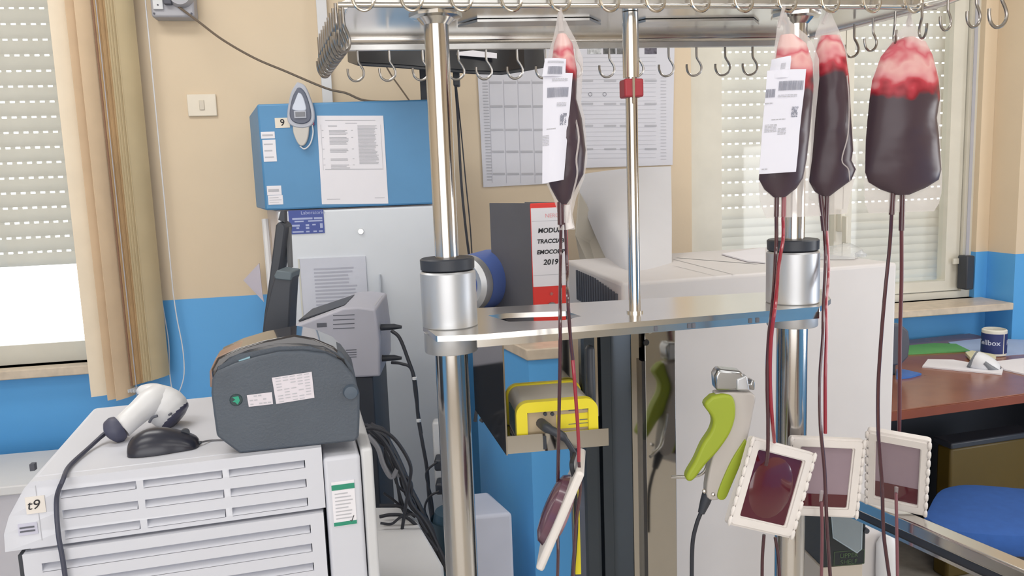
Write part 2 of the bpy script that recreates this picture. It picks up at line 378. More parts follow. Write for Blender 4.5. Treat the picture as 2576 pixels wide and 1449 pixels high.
# ------------------------------------------------------------------ tall cabinet with blue top (left background)
def fridge():
    zt = at(860, 256, 2.62).z
    f = Fr((at(668, 522, 2.6).x, 2.6, 0), math.radians(4.5))
    BL = mat('blue_enamel', (82, 140, 186), .45, var=.03)
    x0 = f.px(656, 380)[0]; x1 = f.px(1085, 380)[0]; zb_ = f.px(880, 521)[1]; zt = f.px(860, 256)[1]
    root = thing('laboratory_refrigerator', f.m((x0+x1)/2, .3, 0), 'tall white laboratory refrigerator with blue top housing, left of the chrome pole', 'refrigerator')
    MB().prism(f, [(x0, 0), (x1, 0), (x1, .40), (x0-.12, .40)], zb_, zt, 'xy').obj('top_housing', BL, root, bevel=.006)
    w0 = f.px(708, 700, .03)[0]
    MB().prism(f, [(w0, .03), (x1+.012, .03), (x1+.012, .39), (x0-.08, .39)], .06, zb_-.002, 'xy').obj('body', mat('window_lit_white', (222, 212, 208), .4), root, bevel=.004)  # warm tint puts the window light on the side into the colour
    MB().box(f, w0+.012, x1+.004, -.012, .03, .12, zb_-.006).obj('door', mat('cool_white_enamel', (214, 219, 226), .4, var=.015), root, bevel=.006)
    lx, lz = f.px(908, 582, -.012)
    MB().lathe(f, lx, lz, [(.001, -.017), (.009, -.017), (.010, -.0125)], 18, 'y').obj('lock', STEELB, root)
    a, b = f.px(725, 530, -.013), f.px(817, 586, -.013)
    pt = MB().box(f, a[0], b[0], -.0145, -.0121, b[1], a[1]).obj('rating_plate', mat('plate_blue', (52, 72, 150), .4), root)
    mb = MB(); wd = b[0]-a[0]; hh = a[1]-b[1]
    for (u0, u1, v0, v1) in ((.1, .68, .60, .68), (.72, .96, .60, .68), (.16, .42, .50, .56), (.55, .96, .50, .56), (.08, .3, .32, .40), (.47, .57, .32, .4), (.66, .76, .34, .4), (.88, .96, .22, .42), (.47, .57, .2, .28), (.2, .28, .22, .28), (.08, .4, .06, .12), (.47, .57, .06, .12), (.68, .78, .06, .12), (.84, .95, .06, .12)):
        mb.quad(f.m(a[0]+wd*u0, -.0148, b[1]+hh*v0), f.m(a[0]+wd*u1, -.0148, b[1]+hh*v0), f.m(a[0]+wd*u1, -.0148, b[1]+hh*v1), f.m(a[0]+wd*u0, -.0148, b[1]+hh*v1))
    mb.text('Laboratorio', .016, lambda u, v: f.m(a[0]+wd*.7+u, -.0148, a[1]-hh*.12+v))
    mb.obj('print', mat('pale_print', (170, 180, 215), .6), pt)
    # stickers on the blue housing
    for (n, c, kind) in (('label_sticker', ((656, 332), (692, 348)), 0), ('label_sticker', ((660, 352), (697, 406)), 1), ('label_sticker', ((671, 468), (709, 490)), 0), ('label_sticker', ((674, 492), (713, 514)), 1)):
        p, q = f.px(*c[0]), f.px(*c[1])
        s_ = MB().box(f, p[0], q[0], -.0012, -.0002, q[1], p[1]).obj(n, PAPER, root)
        rows(f, p[0]+.004, q[0]-.004, q[1]+.004, p[1]-.004, 3 if kind else 1, y=-.0016, fill=.2 if kind else .4).obj('print', INK, s_)
    p, q = f.px(691, 297), f.px(730, 321)
    s_ = MB().box(f, p[0], q[0], -.0012, -.0002, q[1], p[1]).obj('handwritten_note', mat('cream_tape', (226, 218, 204), .7), root)
    MB().text('9', .03, lambda u, v: f.m((p[0]+q[0])/2+u, -.0016, (p[1]+q[1])/2+v), bold=.0004).obj('handwriting', INKB, s_)
    # A4 sheet, slightly tilted
    c4 = [(810, 514), (977, 512), (964, 291), (797, 291)]
    P = [f.px(*c) for c in c4]
    sh = MB().add([f.m(p_[0], y_, p_[1]) for y_ in (-.0016, -.0004) for p_ in P], [(0, 1, 2, 3), (7, 6, 5, 4), (0, 4, 5, 1), (1, 5, 6, 2), (2, 6, 7, 3), (3, 7, 4, 0)]).obj('notice_sheet', PAPER)
    tag(sh, 'white printed A4 notice sheet stuck on the blue refrigerator housing', 'notice')
    mb = MB()
    def bl(u, v): # u across 0..1, v down 0..1
        A = Vector(P[3]).lerp(Vector(P[0]), v); B = Vector(P[2]).lerp(Vector(P[1]), v); q_ = A.lerp(B, u); return f.m(q_.x, -.0022, q_.y)
    def blk(u0, u1, v0, v1, n, jit=.1):
        for i in range(n):
            a_ = v0+(v1-v0)*i/n; b_ = a_+(v1-v0)/n*.55; ur = u1-random.random()*jit*(u1-u0)
            mb.quad(bl(u0, b_), bl(ur, b_), bl(ur, a_), bl(u0, a_))
    blk(.12, .9, .05, .06, 1); blk(.42, .6, .08, .095, 1); blk(.16, .3, .11, .13, 1, .3)
    for (v0, v1) in ((.16, .22), (.24, .33), (.37, .42), (.48, .51), (.55, .6)): blk(.17, .46, v0, v1, max(1, int((v1-v0)/.014)), .2); blk(.06, .09, v0, v0+.012, 1); blk(.5, .53, v0, v0+.012, 1)
    blk(.6, .9, .11, .55, 32, .2); blk(.08, .95, .60, .612, 1, .02); blk(.08, .3, .94, .95, 1); blk(.8, .95, .93, .94, 1)
    for u in (.05, .95): mb.quad(bl(u, .61), bl(u+.004, .61), bl(u+.004, .1), bl(u, .1))
    mb.obj('print', INK, sh)
    # thermometer hanging on the housing
    th = thing('digital_thermometer', f.m(*(lambda q_: (q_[0], -.01, q_[1]))(f.px(765, 372))), 'drop-shaped grey digital thermometer hung on the blue refrigerator housing', 'thermometer')
    def lens(pts, y0, y1, name, m, par=None):
        L = [f.px(*p_, (y0)) for p_ in pts]; L = [(v.x, v.y) for v in cat([(l[0], l[1], 0) for l in L+[L[0]]], 4)][:-1]
        return MB().prism(f, L, y0, y1).obj(name, m, par or th, bevel=.003)
    G1 = mat('thermo_grey', (176, 180, 192), .35); G2 = mat('thermo_dark', (92, 98, 116), .4)
    lens([(747, 206), (731, 235), (722, 290), (730, 314), (760, 322), (786, 312), (790, 280), (778, 240), (765, 214)], -.02, -.002, 'case', G1)
    lens([(748, 220), (735, 245), (728, 285), (736, 305), (760, 312), (780, 302), (781, 275), (770, 238), (758, 222)], -.024, -.018, 'dark_rim', G2)
    lens([(750, 232), (741, 255), (736, 276), (768, 278), (767, 258), (759, 238)], -.027, -.022, 'face', mat('thermo_face', (205, 212, 228), .3))
    p, q = f.px(739, 279, -.027), f.px(771, 297, -.027); MB().box(f, p[0], q[0], -.028, -.022, q[1], p[1]).obj('display_bezel', G1, th, bevel=.001)
    p, q = f.px(743, 282, -.027), f.px(768, 293, -.027); MB().box(f, p[0], q[0], -.029, -.024, q[1], p[1]).obj('display', mat('lcd_grey', (112, 114, 122), .25), th)
    lens([(736, 312), (738, 335), (750, 362), (763, 366), (773, 350), (777, 320), (774, 310)], -.018, -.002, 'probe_holder', mat('thermo_beige', (198, 194, 188), .45))
    p, q = f.px(785, 262, -.01), f.px(790, 315, -.01); MB().box(f, p[0], q[0], -.015, -.003, q[1], p[1]).obj('red_strip', mat('strip_red', (176, 60, 92), .4), th)
    MB().tube(cat([f.m(*(lambda q_: (q_[0], -.012, q_[1]))(f.px(*c))) for c in [(787, 315), (789, 335), (782, 362), (768, 375), (756, 368)]], 5), .0022, 6).obj('probe_wire', WHTP, th)
    # papers in a clear pocket lower on the door
    p, q = f.px(748, 652, -.02), f.px(932, 860, -.02)
    dp = MB().box(f, p[0], q[0], -.018, -.0125, q[1], p[1]).obj('document_sheet', mat('pale_paper', (205, 208, 220), .7)); tag(dp, 'printed table sheet in a clear pocket low on the white refrigerator door', 'paper')
    rows(f, p[0]+.05, q[0]-.02, q[1]+.02, p[1]-.03, 20, y=-.0186, jitter=.3).obj('print', mat('faint_print', (178, 180, 194), .8), dp)
    p, q = f.px(752, 652, -.02), f.px(768, 860, -.02)
    MB().box(f, p[0]-.004, q[0], -.0195, -.0181, q[1], p[1]).obj('binding_strip', mat('pale_strip', (205, 205, 196), .7), dp)
    p, q = f.px(957, 690, -.02), f.px(962, 860, -.02)
    tag(MB().box(f, p[0], q[0]+.003, -.03, -.0125, q[1], p[1]).obj('pocket_rail', mat('clear_rail', (190, 196, 206), .2)), 'narrow clear plastic rail on the refrigerator door above the laser printer', 'rail')
    # loose sheets sticking out at the left side
    pts = [(612, 705, 3.0), (652, 662, 2.95), (660, 740, 2.9), (664, 760, 2.95)]
    q_ = pxl(pts); nrm = Vector((0, .004, 0))
    pp = MB().add(q_+[v+nrm for v in q_], [(0, 3, 2, 1), (4, 5, 6, 7), (0, 1, 5, 4), (1, 2, 6, 5), (2, 3, 7, 6), (3, 0, 4, 7)]).obj('loose_sheet', mat('lilac_paper', (214, 208, 222), .8))
    tag(pp, 'corner of a pale sheet sticking out left of the refrigerator', 'paper')
    hx, hz = f.px(680, 560, .03)
    r = MB(); v = [f.m(x0-.07, .30, zb_-.04), f.m(x0-.045, .2, 1.0), f.m(x0-.04, .2, .6)]
    r.tube(v, .012, 8).obj('side_cover_strip', WHT, root)
fridge()

# ------------------------------------------------------------------ wall monitor seen from below
def monitor():
    f = Fr(at(1120, 150, 2.5), math.radians(6)); 
    root = thing('wall_monitor', at(1120, 188, 2.5), 'black flat monitor on a wall arm, seen from below behind the rack', 'monitor')
    bot = [(875, 157, 2.62), (900, 166, 2.50), (1000, 172, 2.46), (1100, 180, 2.45), (1180, 187, 2.45), (1262, 190, 2.46), (1320, 181, 2.52), (1370, 171, 2.6)]
    B = pxl(bot)
    top = pxl([(875, 152, 2.66), (905, 148, 2.66), (1000, 140, 2.66), (1100, 138, 2.66), (1180, 138, 2.66), (1262, 142, 2.66), (1320, 150, 2.66), (1370, 160, 2.68)])
    mb = MB(); n = len(B)
    # housing: bottom lip, rising back
    up = [v+Vector((0, .05, .12)) for v in top]; up2 = [v+Vector((0, .02, .14)) for v in B]
    mb.loft([[B[i], top[i], up[i], up2[i]] for i in range(n)]).obj('housing', mat('monitor_black', (38, 42, 50), .35), root, bevel=.004)
    s0 = [B[i]+Vector((0, -.004, .012)) for i in range(1, n-1)]
    MB().loft([[v, v+Vector((0, .002, 0)), v+Vector((0, .012, .12)), v+Vector((0, .01, .12))] for v in s0]).obj('screen', BLKG, root)
    a = at(1075, 185, 2.8); MB().box(WORLD, a.x-.022, a.x+.0, 2.75, 2.8, at(1075, 262, 2.8).z-.05, a.z+.1).obj('arm_post', BLK, root, bevel=.003)
    a = at(1147, 200, 2.55); MB().box(WORLD, a.x-.008, a.x+.012, 2.53, 2.57, at(1147, 218, 2.55).z, a.z+.05).obj('cable_cover', BLK, root, bevel=.004)
    q = pxl([(1190, 128, 2.44), (1250, 135, 2.44), (1250, 148, 2.44), (1150, 140, 2.44), (1150, 132, 2.44)])
    MB().prism(WORLD, [(v.x, v.z) for v in q], 2.43, 2.435).obj('rating_label', PAPER, root)
monitor()
tag(cable('hanging_cable', [(1146, 215, 2.56), (1152, 300, 2.6), (1160, 450, 2.6), (1170, 560, 2.6), (1181, 650, 2.6)], None, .0042, CAB), 'thick black cable dropping from the wall monitor behind the left pole', 'cable')
tag(cable('hanging_cable', [(1148, 215, 2.58), (1160, 330, 2.7), (1172, 460, 2.7), (1182, 560, 2.7), (1188, 650, 2.7)], None, .0022, CAB), 'thin black wire dropping from the wall monitor, right of the thick one', 'cable')

# ------------------------------------------------------------------ calendar posters on wall
def calendars():
    f = W
    def poster(name, corners, label, y):
        P = [f.px(*c, y) for c in corners]
        n = len(P)
        o = MB().prism(f, P, y, y+.002).obj(name, mat('poster_paper', (218, 218, 226), .7, var=.015)); tag(o, label, 'calendar', 'wall planner sheets')
        return o
    o1 = poster('wall_planner', [(1216, 471), (1385, 462), (1385, 110), (1198, 118)], 'left white wall planner sheet, printed with a day grid, behind the first blood bag', -.006)
    mb = MB()
    def band(px0, px1, py, h, y=-.0075):
        a = f.px(px0, py, y); b = f.px(px1, py-(px1-px0)*.01, y); mb.quad(f.m(a[0], y, a[1]-h), f.m(b[0], y, b[1]-h), f.m(b[0], y, b[1]), f.m(a[0], y, a[1]))
    for yy in (205, 265, 324, 379, 435):
        dx = (yy-205)*.035
        for x0 in (1232, 1268, 1304, 1340): band(x0+dx, x0+30+dx, yy, .008)
    for k in range(34):
        yy = 200+k*7.6; band(1213+(yy-200)*.05, 1226+(yy-200)*.05, yy, .004)
    mb.obj('print', INK, o1)
    gr = MB()
    for k in range(5):
        a = f.px(1230+k*36, 200, -.007); b = f.px(1238+k*36, 460, -.007); gr.quad(f.m(a[0], -.007, a[1]), f.m(a[0]+.0016, -.007, a[1]), f.m(b[0]+.0016, -.007, b[1]), f.m(b[0], -.007, b[1]))
    gr.obj('grid_line', mat('pale_grid', (196, 196, 206), .8), o1)
    o2 = poster('wall_planner', [(1385, 425), (1692, 415), (1697, 105), (1385, 105)], 'right white wall planner sheet with small photographs along its top', -.008)
    mb = MB(); y = -.0095
    for yy in (201, 259, 314, 373):
        for x0 in (1462, 1520, 1560, 1622): band(x0, x0+30, yy, .007, y)
    for k in range(26): band(1662, 1676, 195+k*8.2, .0018, y)
    for k in range(24): band(1450, 1650, 145+k*11, .0009, y)
    mb.obj('print', INK, o2)
    for (x0, x1, mm) in ((1478, 1512, (190, 192, 194)), (1518, 1548, (96, 96, 96)), (1552, 1574, (112, 112, 112)), (1622, 1652, (96, 92, 104))):
        a = f.px(x0, 136, y); b = f.px(x1, 108, y)
        MB().box(f, a[0], b[0], y, -.0078, a[1], b[1]).obj('photo_print', mat('photo_grey_%d' % mm[0]+str(x0), mm, .6, var=.5, scale=60), o2)
    for (cx, cy) in ((1485, 237), (1521, 237)):
        a = f.px(cx, cy, y); pts = [f.m(a[0]+.0075*math.cos(t*.524), y-.0005, a[1]+.0075*math.sin(t*.524)) for t in range(13)]
        MB().tube(pts, .0007, 4, False).obj('ring_mark', INKD, o2)
    # large blank sheet drooping forward on to the white cabinet
    g = [[(1452, 440, 3.2), (1520, 430, 3.2), (1600, 422, 3.2), (1688, 418, 3.22)],
         [(1462, 500, 3.05), (1525, 480, 3.0), (1600, 472, 3.0), (1689, 470, 3.1)],
         [(1484, 560, 2.9), (1535, 545, 2.75), (1600, 540, 2.75), (1690, 540, 2.85)],
         [(1510, 620, 2.75), (1550, 610, 2.5), (1600, 608, 2.45), (1690, 612, 2.6)],
         [(1534, 670, 2.6), (1562, 665, 2.35), (1605, 660, 2.3), (1690, 668, 2.4)],
         [(1556, 704, 2.45), (1575, 706, 2.25), (1610, 704, 2.2), (1690, 690, 2.3)]]
    rw = [cat(pxl(r), 4) for r in g]; n = len(rw[0]); cols = [cat([r[j] for r in rw], 4) for j in range(n)]
    m_ = len(cols[0]); off = Vector((0, .002, 0)); mb = MB()
    vs = [cols[j][i] for i in range(m_) for j in range(n)]; k = len(vs)
    fs = [(i*n+j, i*n+j+1, (i+1)*n+j+1, (i+1)*n+j) for i in range(m_-1) for j in range(n-1)]
    mb.add(vs+[v+off for v in vs], fs+[tuple(q+k for q in f_[::-1]) for f_ in fs])
    o = mb.obj('blank_poster', mat('blank_sheet', (210, 210, 215), .7, var=.01)); tag(o, 'large blank white sheet hanging from the wall and drooping on to the white cabinet', 'poster')
    # back of curl, fold shade painted as a darker grey
    g = [(1456, 480, 3.02), (1447, 590, 2.9), (1462, 672, 2.75), (1492, 690, 2.62), (1564, 707, 2.5), (1540, 640, 2.8), (1502, 560, 2.95)]
    q = pxl(g); MB().add(q+[v+Vector((0, .003, 0)) for v in q], [tuple(range(7)), tuple(range(13, 6, -1))]).obj('curled_back', mat('shaded_sheet_back', (178, 172, 162), .8), o, smooth=False)
calendars()

# ------------------------------------------------------------------ low blue partition with stone cap
def partition():
    z = 1.15; c = on_z(1325, 880, z); l = on_z(1245, 842, z); yaw = math.radians(9)
    r = c + Vector((math.cos(yaw), math.sin(yaw), 0))*.26
    lv = (l-c).normalized()
    ll = c+lv*.42; rl = r+lv*.42
    poly = [(c.x, c.y), (r.x, r.y), (rl.x, rl.y), (ll.x, ll.y)]
    cap = MB().prism(WORLD, poly, z-.027, z, 'xy').obj('trim_4', MARB, bevel=.003); tag(cap, kind='structure')
    ins = .012; cx = sum(p[0] for p in poly)/4; cy = sum(p[1] for p in poly)/4
    p2 = [(cx+(a-cx)*.94, cy+(b-cy)*.94) for a, b in poly]
    tag(MB().prism(WORLD, p2, 0.001, z-.027, 'xy').obj('trim_5', BLUEW, smooth=False), kind='structure')
    # blue wall behind it, closing the gap between refrigerator and white cabinet
    # binder standing on the cap
    f = Fr(on_z(1348, 846, z), math.radians(8))
    p = f.px(1340, 700); q = f.px(1432, 700)
    GB = mat('binder_grey', (92, 92, 98), .6)
    root = thing('lever_arch_file', f.m(.03, .1, 0), 'grey and red lever arch file with a handwritten spine, standing on the stone cap', 'binder')
    H = f.px(1345, 512)[1]
    bx = f.px(1256, 650)[0]
    wd = q[0]-p[0]
    # spine faces the camera, left cover turned back
    MB().box(f, p[0], q[0], 0, .02, 0, H).obj('spine', mat('binder_red', (224, 58, 52), .5), root, bevel=.003)
    MB().prism(f, [(p[0]+.001, .004), (p[0]+.001, .012), (bx+.002, .16), (bx-.002, .15)], 0, H+.001, 'xy').obj('cover', GB, root)
    MB().prism(f, [(q[0]-.001, .006), (q[0]-.001, .012), (bx+wd+.002, .16), (bx+wd, .158)], 0, H, 'xy').obj('cover', GB, root)
    MB().prism(f, [(p[0]+.004, .014), (q[0]-.006, .014), (bx+wd-.004, .15), (bx+.006, .15)], .006, H-.012, 'xy').obj('paper_block', PAPER, root)
    z0 = f.px(1340, 722)[1]; z1 = f.px(1340, 524)[1]
    lb = MB().box(f, p[0]+.001, q[0]-.002, -.0012, .0, z0, z1).obj('spine_label', PAPER, root)
    mb = MB(); xc = (p[0]+q[0])/2
    for txt, yy, s_ in (('MODULI', 580, .0165), ('TRACCIAB', 607, .0145), ('EMOCOMP', 634, .0145), ('2019', 660, .019)):
        zz = f.px(1375, yy)[1]; dx = 0.001 if txt != '2019' else 0
        mb.text(txt, s_, lambda u, v, zz=zz, dx=dx: f.m(xc+dx+u, -.0018, zz+v), italic=.15, bold=.0005)
    mb.obj('handwriting', INKB, lb)
    zz = f.px(1375, 543)[1]; MB().text('NERO', .014, lambda u, v: f.m(xc+u+.008, -.0018, zz+v)).obj('print', mat('pink_print', (232, 160, 165), .7), lb)
    mb = MB()
    for yy in (556, 692):
        zz = f.px(1375, yy)[1]; mb.quad(f.m(p[0]+.002, -.0016, zz), f.m(q[0]-.004, -.0016, zz), f.m(q[0]-.004, -.0016, zz+.001), f.m(p[0]+.002, -.0016, zz+.001))
    mb.obj('rule_line', INK, lb)
    zz = f.px(1385, 772)[1]
    MB().lathe(f, xc, zz, [(.006, -.003), (.012, -.003), (.013, .001)], 24, 'y').obj('finger_ring', STEELB, root)
    MB().lathe(f, xc, zz, [(.0005, -.002), (.010, -.002), (.010, .0)], 24, 'y').obj('ring_hole', BLKG, root)
    zz = f.px(1385, 739)[1]
    mb = MB()
    for k in range(8):
        a = k*math.pi/4; mb.box(Fq(f.m(xc, -.001, zz), f.X*math.cos(a)+f.Z*math.sin(a), f.Z*math.cos(a)-f.X*math.sin(a)), -.0045, .0045, -.0006, .0, -.0007, .0007)
    mb.obj('star_emblem', mat('pale_pink', (240, 170, 165), .6), root)
    # blue and silver drum
    c = at(1181, 712, 2.08); g = Fr(c, math.radians(-33))
    root = thing('tube_roller', (c.x+.03, c.y+.03, z), 'round blue drum with a silver rim, behind the left clamp', 'drum')
    R_ = .062
    BD = mat('drum_blue', (52, 84, 160), .4); BD2 = mat('drum_blue_light', (92, 118, 190), .5)
    MB().lathe(g, 0, 0, [(.001, -.028), (R_*.7, -.034), (R_*.84, -.03), (R_*.84, -.01)], 40, 'y').obj('face', BD, root)
    MB().lathe(g, 0, 0, [(R_*.84, -.032), (R_*1.0, -.034), (R_*1.2, -.026), (R_*1.22, .0), (R_*.86, .004)], 40, 'y').obj('rim', ALU, root)
    MB().lathe(g, 0, 0, [(R_*.9, .0), (R_*1.2, .004), (R_*1.28, .10), (R_*1.1, .15), (R_*.3, .16)], 40, 'y').obj('drum_body', BD2, root)
    MB().box(g, -.06, .075, -.03, .13, -(c.z-z)+0.001, -(c.z-z)+.03).obj('base', BLK, root, bevel=.006)
    MB().box(g, -.02, .02, 0.02, .1, -(c.z-z)+.025, -.045).obj('bracket', ALU, root, bevel=.004)
partition()

# ------------------------------------------------------------------ big white cabinet, centre right
def whitebox():
    zt = 1.278
    a = on_z(1565, 712, zt); b = on_z(2258, 660, zt); d = b-a; f = Fr((a.x, a.y, 0), math.atan2(d.y, d.x)); L = d.length
    root = thing('white_cabinet_unit', f.m(L/2, .3, 0), 'large white laboratory cabinet unit with sloping top stripes, right of the left pole', 'cabinet')
    lb = f.pz(1431, 658, zt); rb_ = f.pz(2085, 612, zt)
    D = .62
    MB().prism(f, [(0, 0), (L, 0), (L, D), (lb[0]*D/max(lb[1], .1), D)], .08, zt, 'xy').obj('body', mat('cabinet_white', (216, 212, 212), .45, var=.015), root, bevel=.01, seg=3)
    s_ = MB()
    for k, (p, q) in enumerate((((1690, 652), (1840, 690)), ((1690, 668), (1800, 695)), ((1700, 648), (1900, 664)))):
        A = f.pz(*p, zt); B = f.pz(*q, zt); s_.add([f.m(A[0], A[1], zt+.0008), f.m(A[0], A[1]-.03, zt+.0008), f.m(B[0], B[1]-.02, zt+.0008), f.m(B[0], B[1], zt+.0008)], [(0, 1, 2, 3)])
    s_.obj('top_stripe', mat('stripe_grey', (176, 176, 178), .5), root)  # flat grey stripes laid on the top
    # grille of the left side: vertical louvres
    ld = Vector(f.m(lb[0]*D/max(lb[1], .1), D, 0))-f.m(0, 0, 0); g = Fr(f.m(0, 0, 0), math.atan2(ld.y, ld.x)-math.pi)
    # local x of g points along the side from back to front
    mb = MB(); n = 17
    gb = MB()
    for i in range(n):
        x = -.035-i*.026; zt2 = 1.245+.002*i; gb.box(g, x-.016, x-.003, -.004, .003, 1.17, min(zt2, 1.262))
    for o_ in [gb]: o_.obj('vent_louvre', mat('vent_dark', (88, 92, 102), .5), root, smooth=False)['kind'] = 'stuff'
    # things lying on top
    A = [f.pz(*p, zt) for p in ((1815, 642), (1925, 626), (1925, 664), (1880, 660))]
    o = MB().prism(f, A, zt+.001, zt+.006, 'xy').obj('paper_stack', PAPER, bevel=.001); tag(o, 'white papers lying on the white cabinet beside the right clamp', 'paper')
    A = [f.pz(*p, zt) for p in ((2062, 655), (2070, 630), (2140, 622), (2175, 640), (2150, 655))]
    PL = mat('clear_film', (225, 228, 232), .12, alpha=.35)
    mb = MB(); n = len(A); cx = sum(a[0] for a in A)/n; cy = sum(a[1] for a in A)/n
    mb.loft([[f.m(cx+(x-cx)*s1, cy+(y-cy)*s1, zt+h+.004*random.random()) for x, y in A] for s1, h in ((1, .001), (.9, .014), (.5, .02))])
    o = mb.obj('plastic_bag', PL); tag(o, 'crumpled clear plastic bag lying on the white cabinet, right of the right clamp', 'bag')
    px_ = f.pz(2165, 648, zt)
    o = MB().lathe(f, px_[0], px_[1], [(.002, zt+.001), (.016, zt+.003), (.017, zt+.012), (.004, zt+.022)], 16).obj('clear_cap', PL); tag(o, 'small round clear cap on the right end of the white cabinet', 'cap')
    return f, L
WBF, WBL = whitebox()

# ------------------------------------------------------------------ desk area, right
def desk():
    z = .76; WD = mat('desk_veneer', (128, 66, 42), .28, var=.12, scale=6); WT = mat('desk_top_veneer', (140, 88, 66), .22, var=.12, scale=6)
    a = on_z(2262, 1032, z); b = on_z(2576, 990, z); yaw = math.atan2(b.y-a.y, b.x-a.x)
    f = Fr((a.x, a.y, 0), yaw)
    root = thing('wooden_desk', f.m(.6, .35, 0), 'reddish brown wooden desk under the right window', 'desk')
    MB().box(f, -.1, 1.15, .002, .86, z-.004, z).obj('desk_top', WT, root, bevel=.001)
    MB().box(f, -.1, 1.15, 0, .86, z-.034, z-.004).obj('edge_board', WD, root, bevel=.001)
    DK = mat('dark_panel', (34, 38, 48), .5)
    MB().box(f, -.1, 1.15, .5, .52, .05, z-.035).obj('modesty_panel', DK, root)
    MB().box(f, -.1, -.06, .02, .84, 0, z-.034).obj('side_panel', DK, root)
    MB().box(f, 1.1, 1.14, .02, .84, 0, z-.034).obj('side_panel', DK, root)
    # yellow bin beneath
    x0, _ = f.px(2392, 1170, .2)
    y = thing('yellow_bin', f.m(x0+.2, .3, 0), 'yellow bin standing under the wooden desk, desk shade put into its colour', 'bin')
    MB().box(f, x0, x0+.38, .2, .27, 0, f.px(2400, 1128, .2)[1]).obj('bin_body', mat('bin_yellow_shaded', (92, 74, 22), .5), y, bevel=.01)  # yellow darkened to hold the shade under the desk
    MB().box(f, x0-.01, x0+.39, .19, .28, f.px(2400, 1128, .2)[1], f.px(2400, 1112, .2)[1]).obj('bin_lid', BLK, y, bevel=.006)
    def sheet(name, pts, h, m, label, catg, dz=0.0):
        A = [f.pz(*p, z) for p in pts]
        o = MB().prism(f, A, z+.0005+dz, z+h+dz, 'xy').obj(name, m); return tag(o, label, catg)
    sheet('green_folder', [(2283, 893), (2440, 885), (2405, 868), (2350, 866), (2275, 873)], .006, mat('folder_green', (98, 168, 98), .6), 'green paper folder lying flat on the wooden desk against the wall', 'folder')
    sheet('pale_blue_sheet', [(2420, 884), (2500, 898), (2576, 892), (2576, 856), (2480, 852), (2385, 862)], .003, mat('sheet_blue', (168, 190, 228), .7), 'pale blue sheet lying on the desk beneath the tape roll', 'paper')
    o = sheet('white_form', [(2320, 925), (2520, 944), (2524, 930), (2398, 908), (2334, 907)], .006, PAPER, 'white folded form lying at the middle of the desk', 'paper')
    sheet('white_form', [(2506, 912), (2576, 904), (2576, 944), (2524, 932)], .006, PAPER, 'white form at the right end of the desk', 'paper')
    sheet('cream_card', [(2428, 897), (2445, 892), (2500, 902), (2505, 908), (2440, 910)], .012, mat('card_cream', (214, 210, 176), .7), 'small cream card under the barcode reader on the desk', 'card', .006)
    sheet('blue_folder', [(2255, 955), (2290, 952), (2318, 944), (2275, 934), (2255, 934)], .008, mat('folder_blue', (62, 112, 190), .5), 'blue folder at the left end of the desk, beside the white cabinet', 'folder')
    # roll of labels
    c = f.pz(2499, 892, z); r = .046; rt = thing('label_roll', f.m(c[0], c[1], z+.003), 'roll of dark blue printed labels standing on the desk', 'roll')
    H = .105
    NV = mat('label_navy', (38, 50, 108), .5)
    MB().lathe(f, c[0], c[1], [(r*.72, z+.003), (r, z+.003), (r, z+H), (r*.9, z+H+.004), (r*.9, z+.01)], 40).obj('roll_core', mat('roll_cream', (222, 220, 210), .6), rt)
    def arc(a0, a1, z0, z1, rr, name, m, par):
        mb = MB(); n = 14; ring = []
        for k in range(n+1):
            a_ = math.radians(a0+(a1-a0)*k/n); ring.append([f.m(c[0]+q*math.cos(a_), c[1]+q*math.sin(a_), zz) for (q, zz) in ((rr, z0), (rr, z1), (rr-.0008, z1), (rr-.0008, z0))])
        return mb.loft(ring).obj(name, m, par)
    # facing camera is about -90 degrees - local yaw
    base = -127
    l1 = arc(base-120, base+34, z+.012, z+H-.012, r+.0012, 'printed_label', NV, rt)
    l2 = arc(base+41, base+150, z+.012, z+H-.012, r+.0012, 'printed_label', NV, rt)
    def wrap(txt, size, a0, zz, m, par, bold=.0003):
        MB().text(txt, size, lambda u, v: f.m(c[0]+(r+.002)*math.cos(math.radians(a0)+u/r), c[1]+(r+.002)*math.sin(math.radians(a0)+u/r), zz+v), bold=bold).obj('lettering', m, par)
    LW = mat('label_lettering', (205, 212, 235), .5)
    wrap('Kellbox', .029, base-38, z+.056, LW, l1); wrap('Kellbox', .029, base+112, z+.056, LW, l2)
    # barcode reader on the desk
    rd = thing('desk_barcode_reader', f.m(*f.pz(2480, 925, z), z+.006), 'small white and grey barcode reader lying on papers on the desk', 'scanner')
    Yd = f.m(*f.pz(2480, 925, z), z).y
    gp = mat('reader_grey', (120, 124, 130), .45)
    MB().tube(cat(pxl([(2448, 905, Yd), (2470, 912, Yd-.02), (2492, 922, Yd-.03), (2508, 928, Yd-.035)]), 4), [.034, .036, .037, .037, .036, .035, .034, .033, .032, .03, .028, .026, .022][:13], 14).obj('body', WHTP, rd)
    MB().tube(cat(pxl([(2444, 903, Yd+.005), (2452, 907, Yd-.002)]), 2), [.036, .039, .037], 14).obj('lens_hood', gp, rd)
    MB().tube(pxl([(2476, 912, Yd-.05), (2490, 924, Yd-.055), (2505, 932, Yd-.05)]), [.008, .011, .013], 10).obj('trigger', gp, rd)
    MB().tube(pxl([(2498, 926, Yd-.035), (2513, 936, Yd-.04)]), [.022, .016], 12).obj('cable_end', gp, rd)
    tag(cable('reader_cable', [(2516, 938, Yd-.04), (2520, 955, Yd-.1), (2480, 962, Yd-.12), (2400, 955, Yd-.11), (2325, 945, Yd-.08)], None, .002, mat('dark_brown_cable', (70, 48, 44), .5)), 'dark cable curving over the desk top', 'cable')
    # dark monitor edge behind the cabinet
    yy = f.m(0, .3, 0).y
    A = at(2262, 815, 2.95); B = at(2285, 912, 2.95)
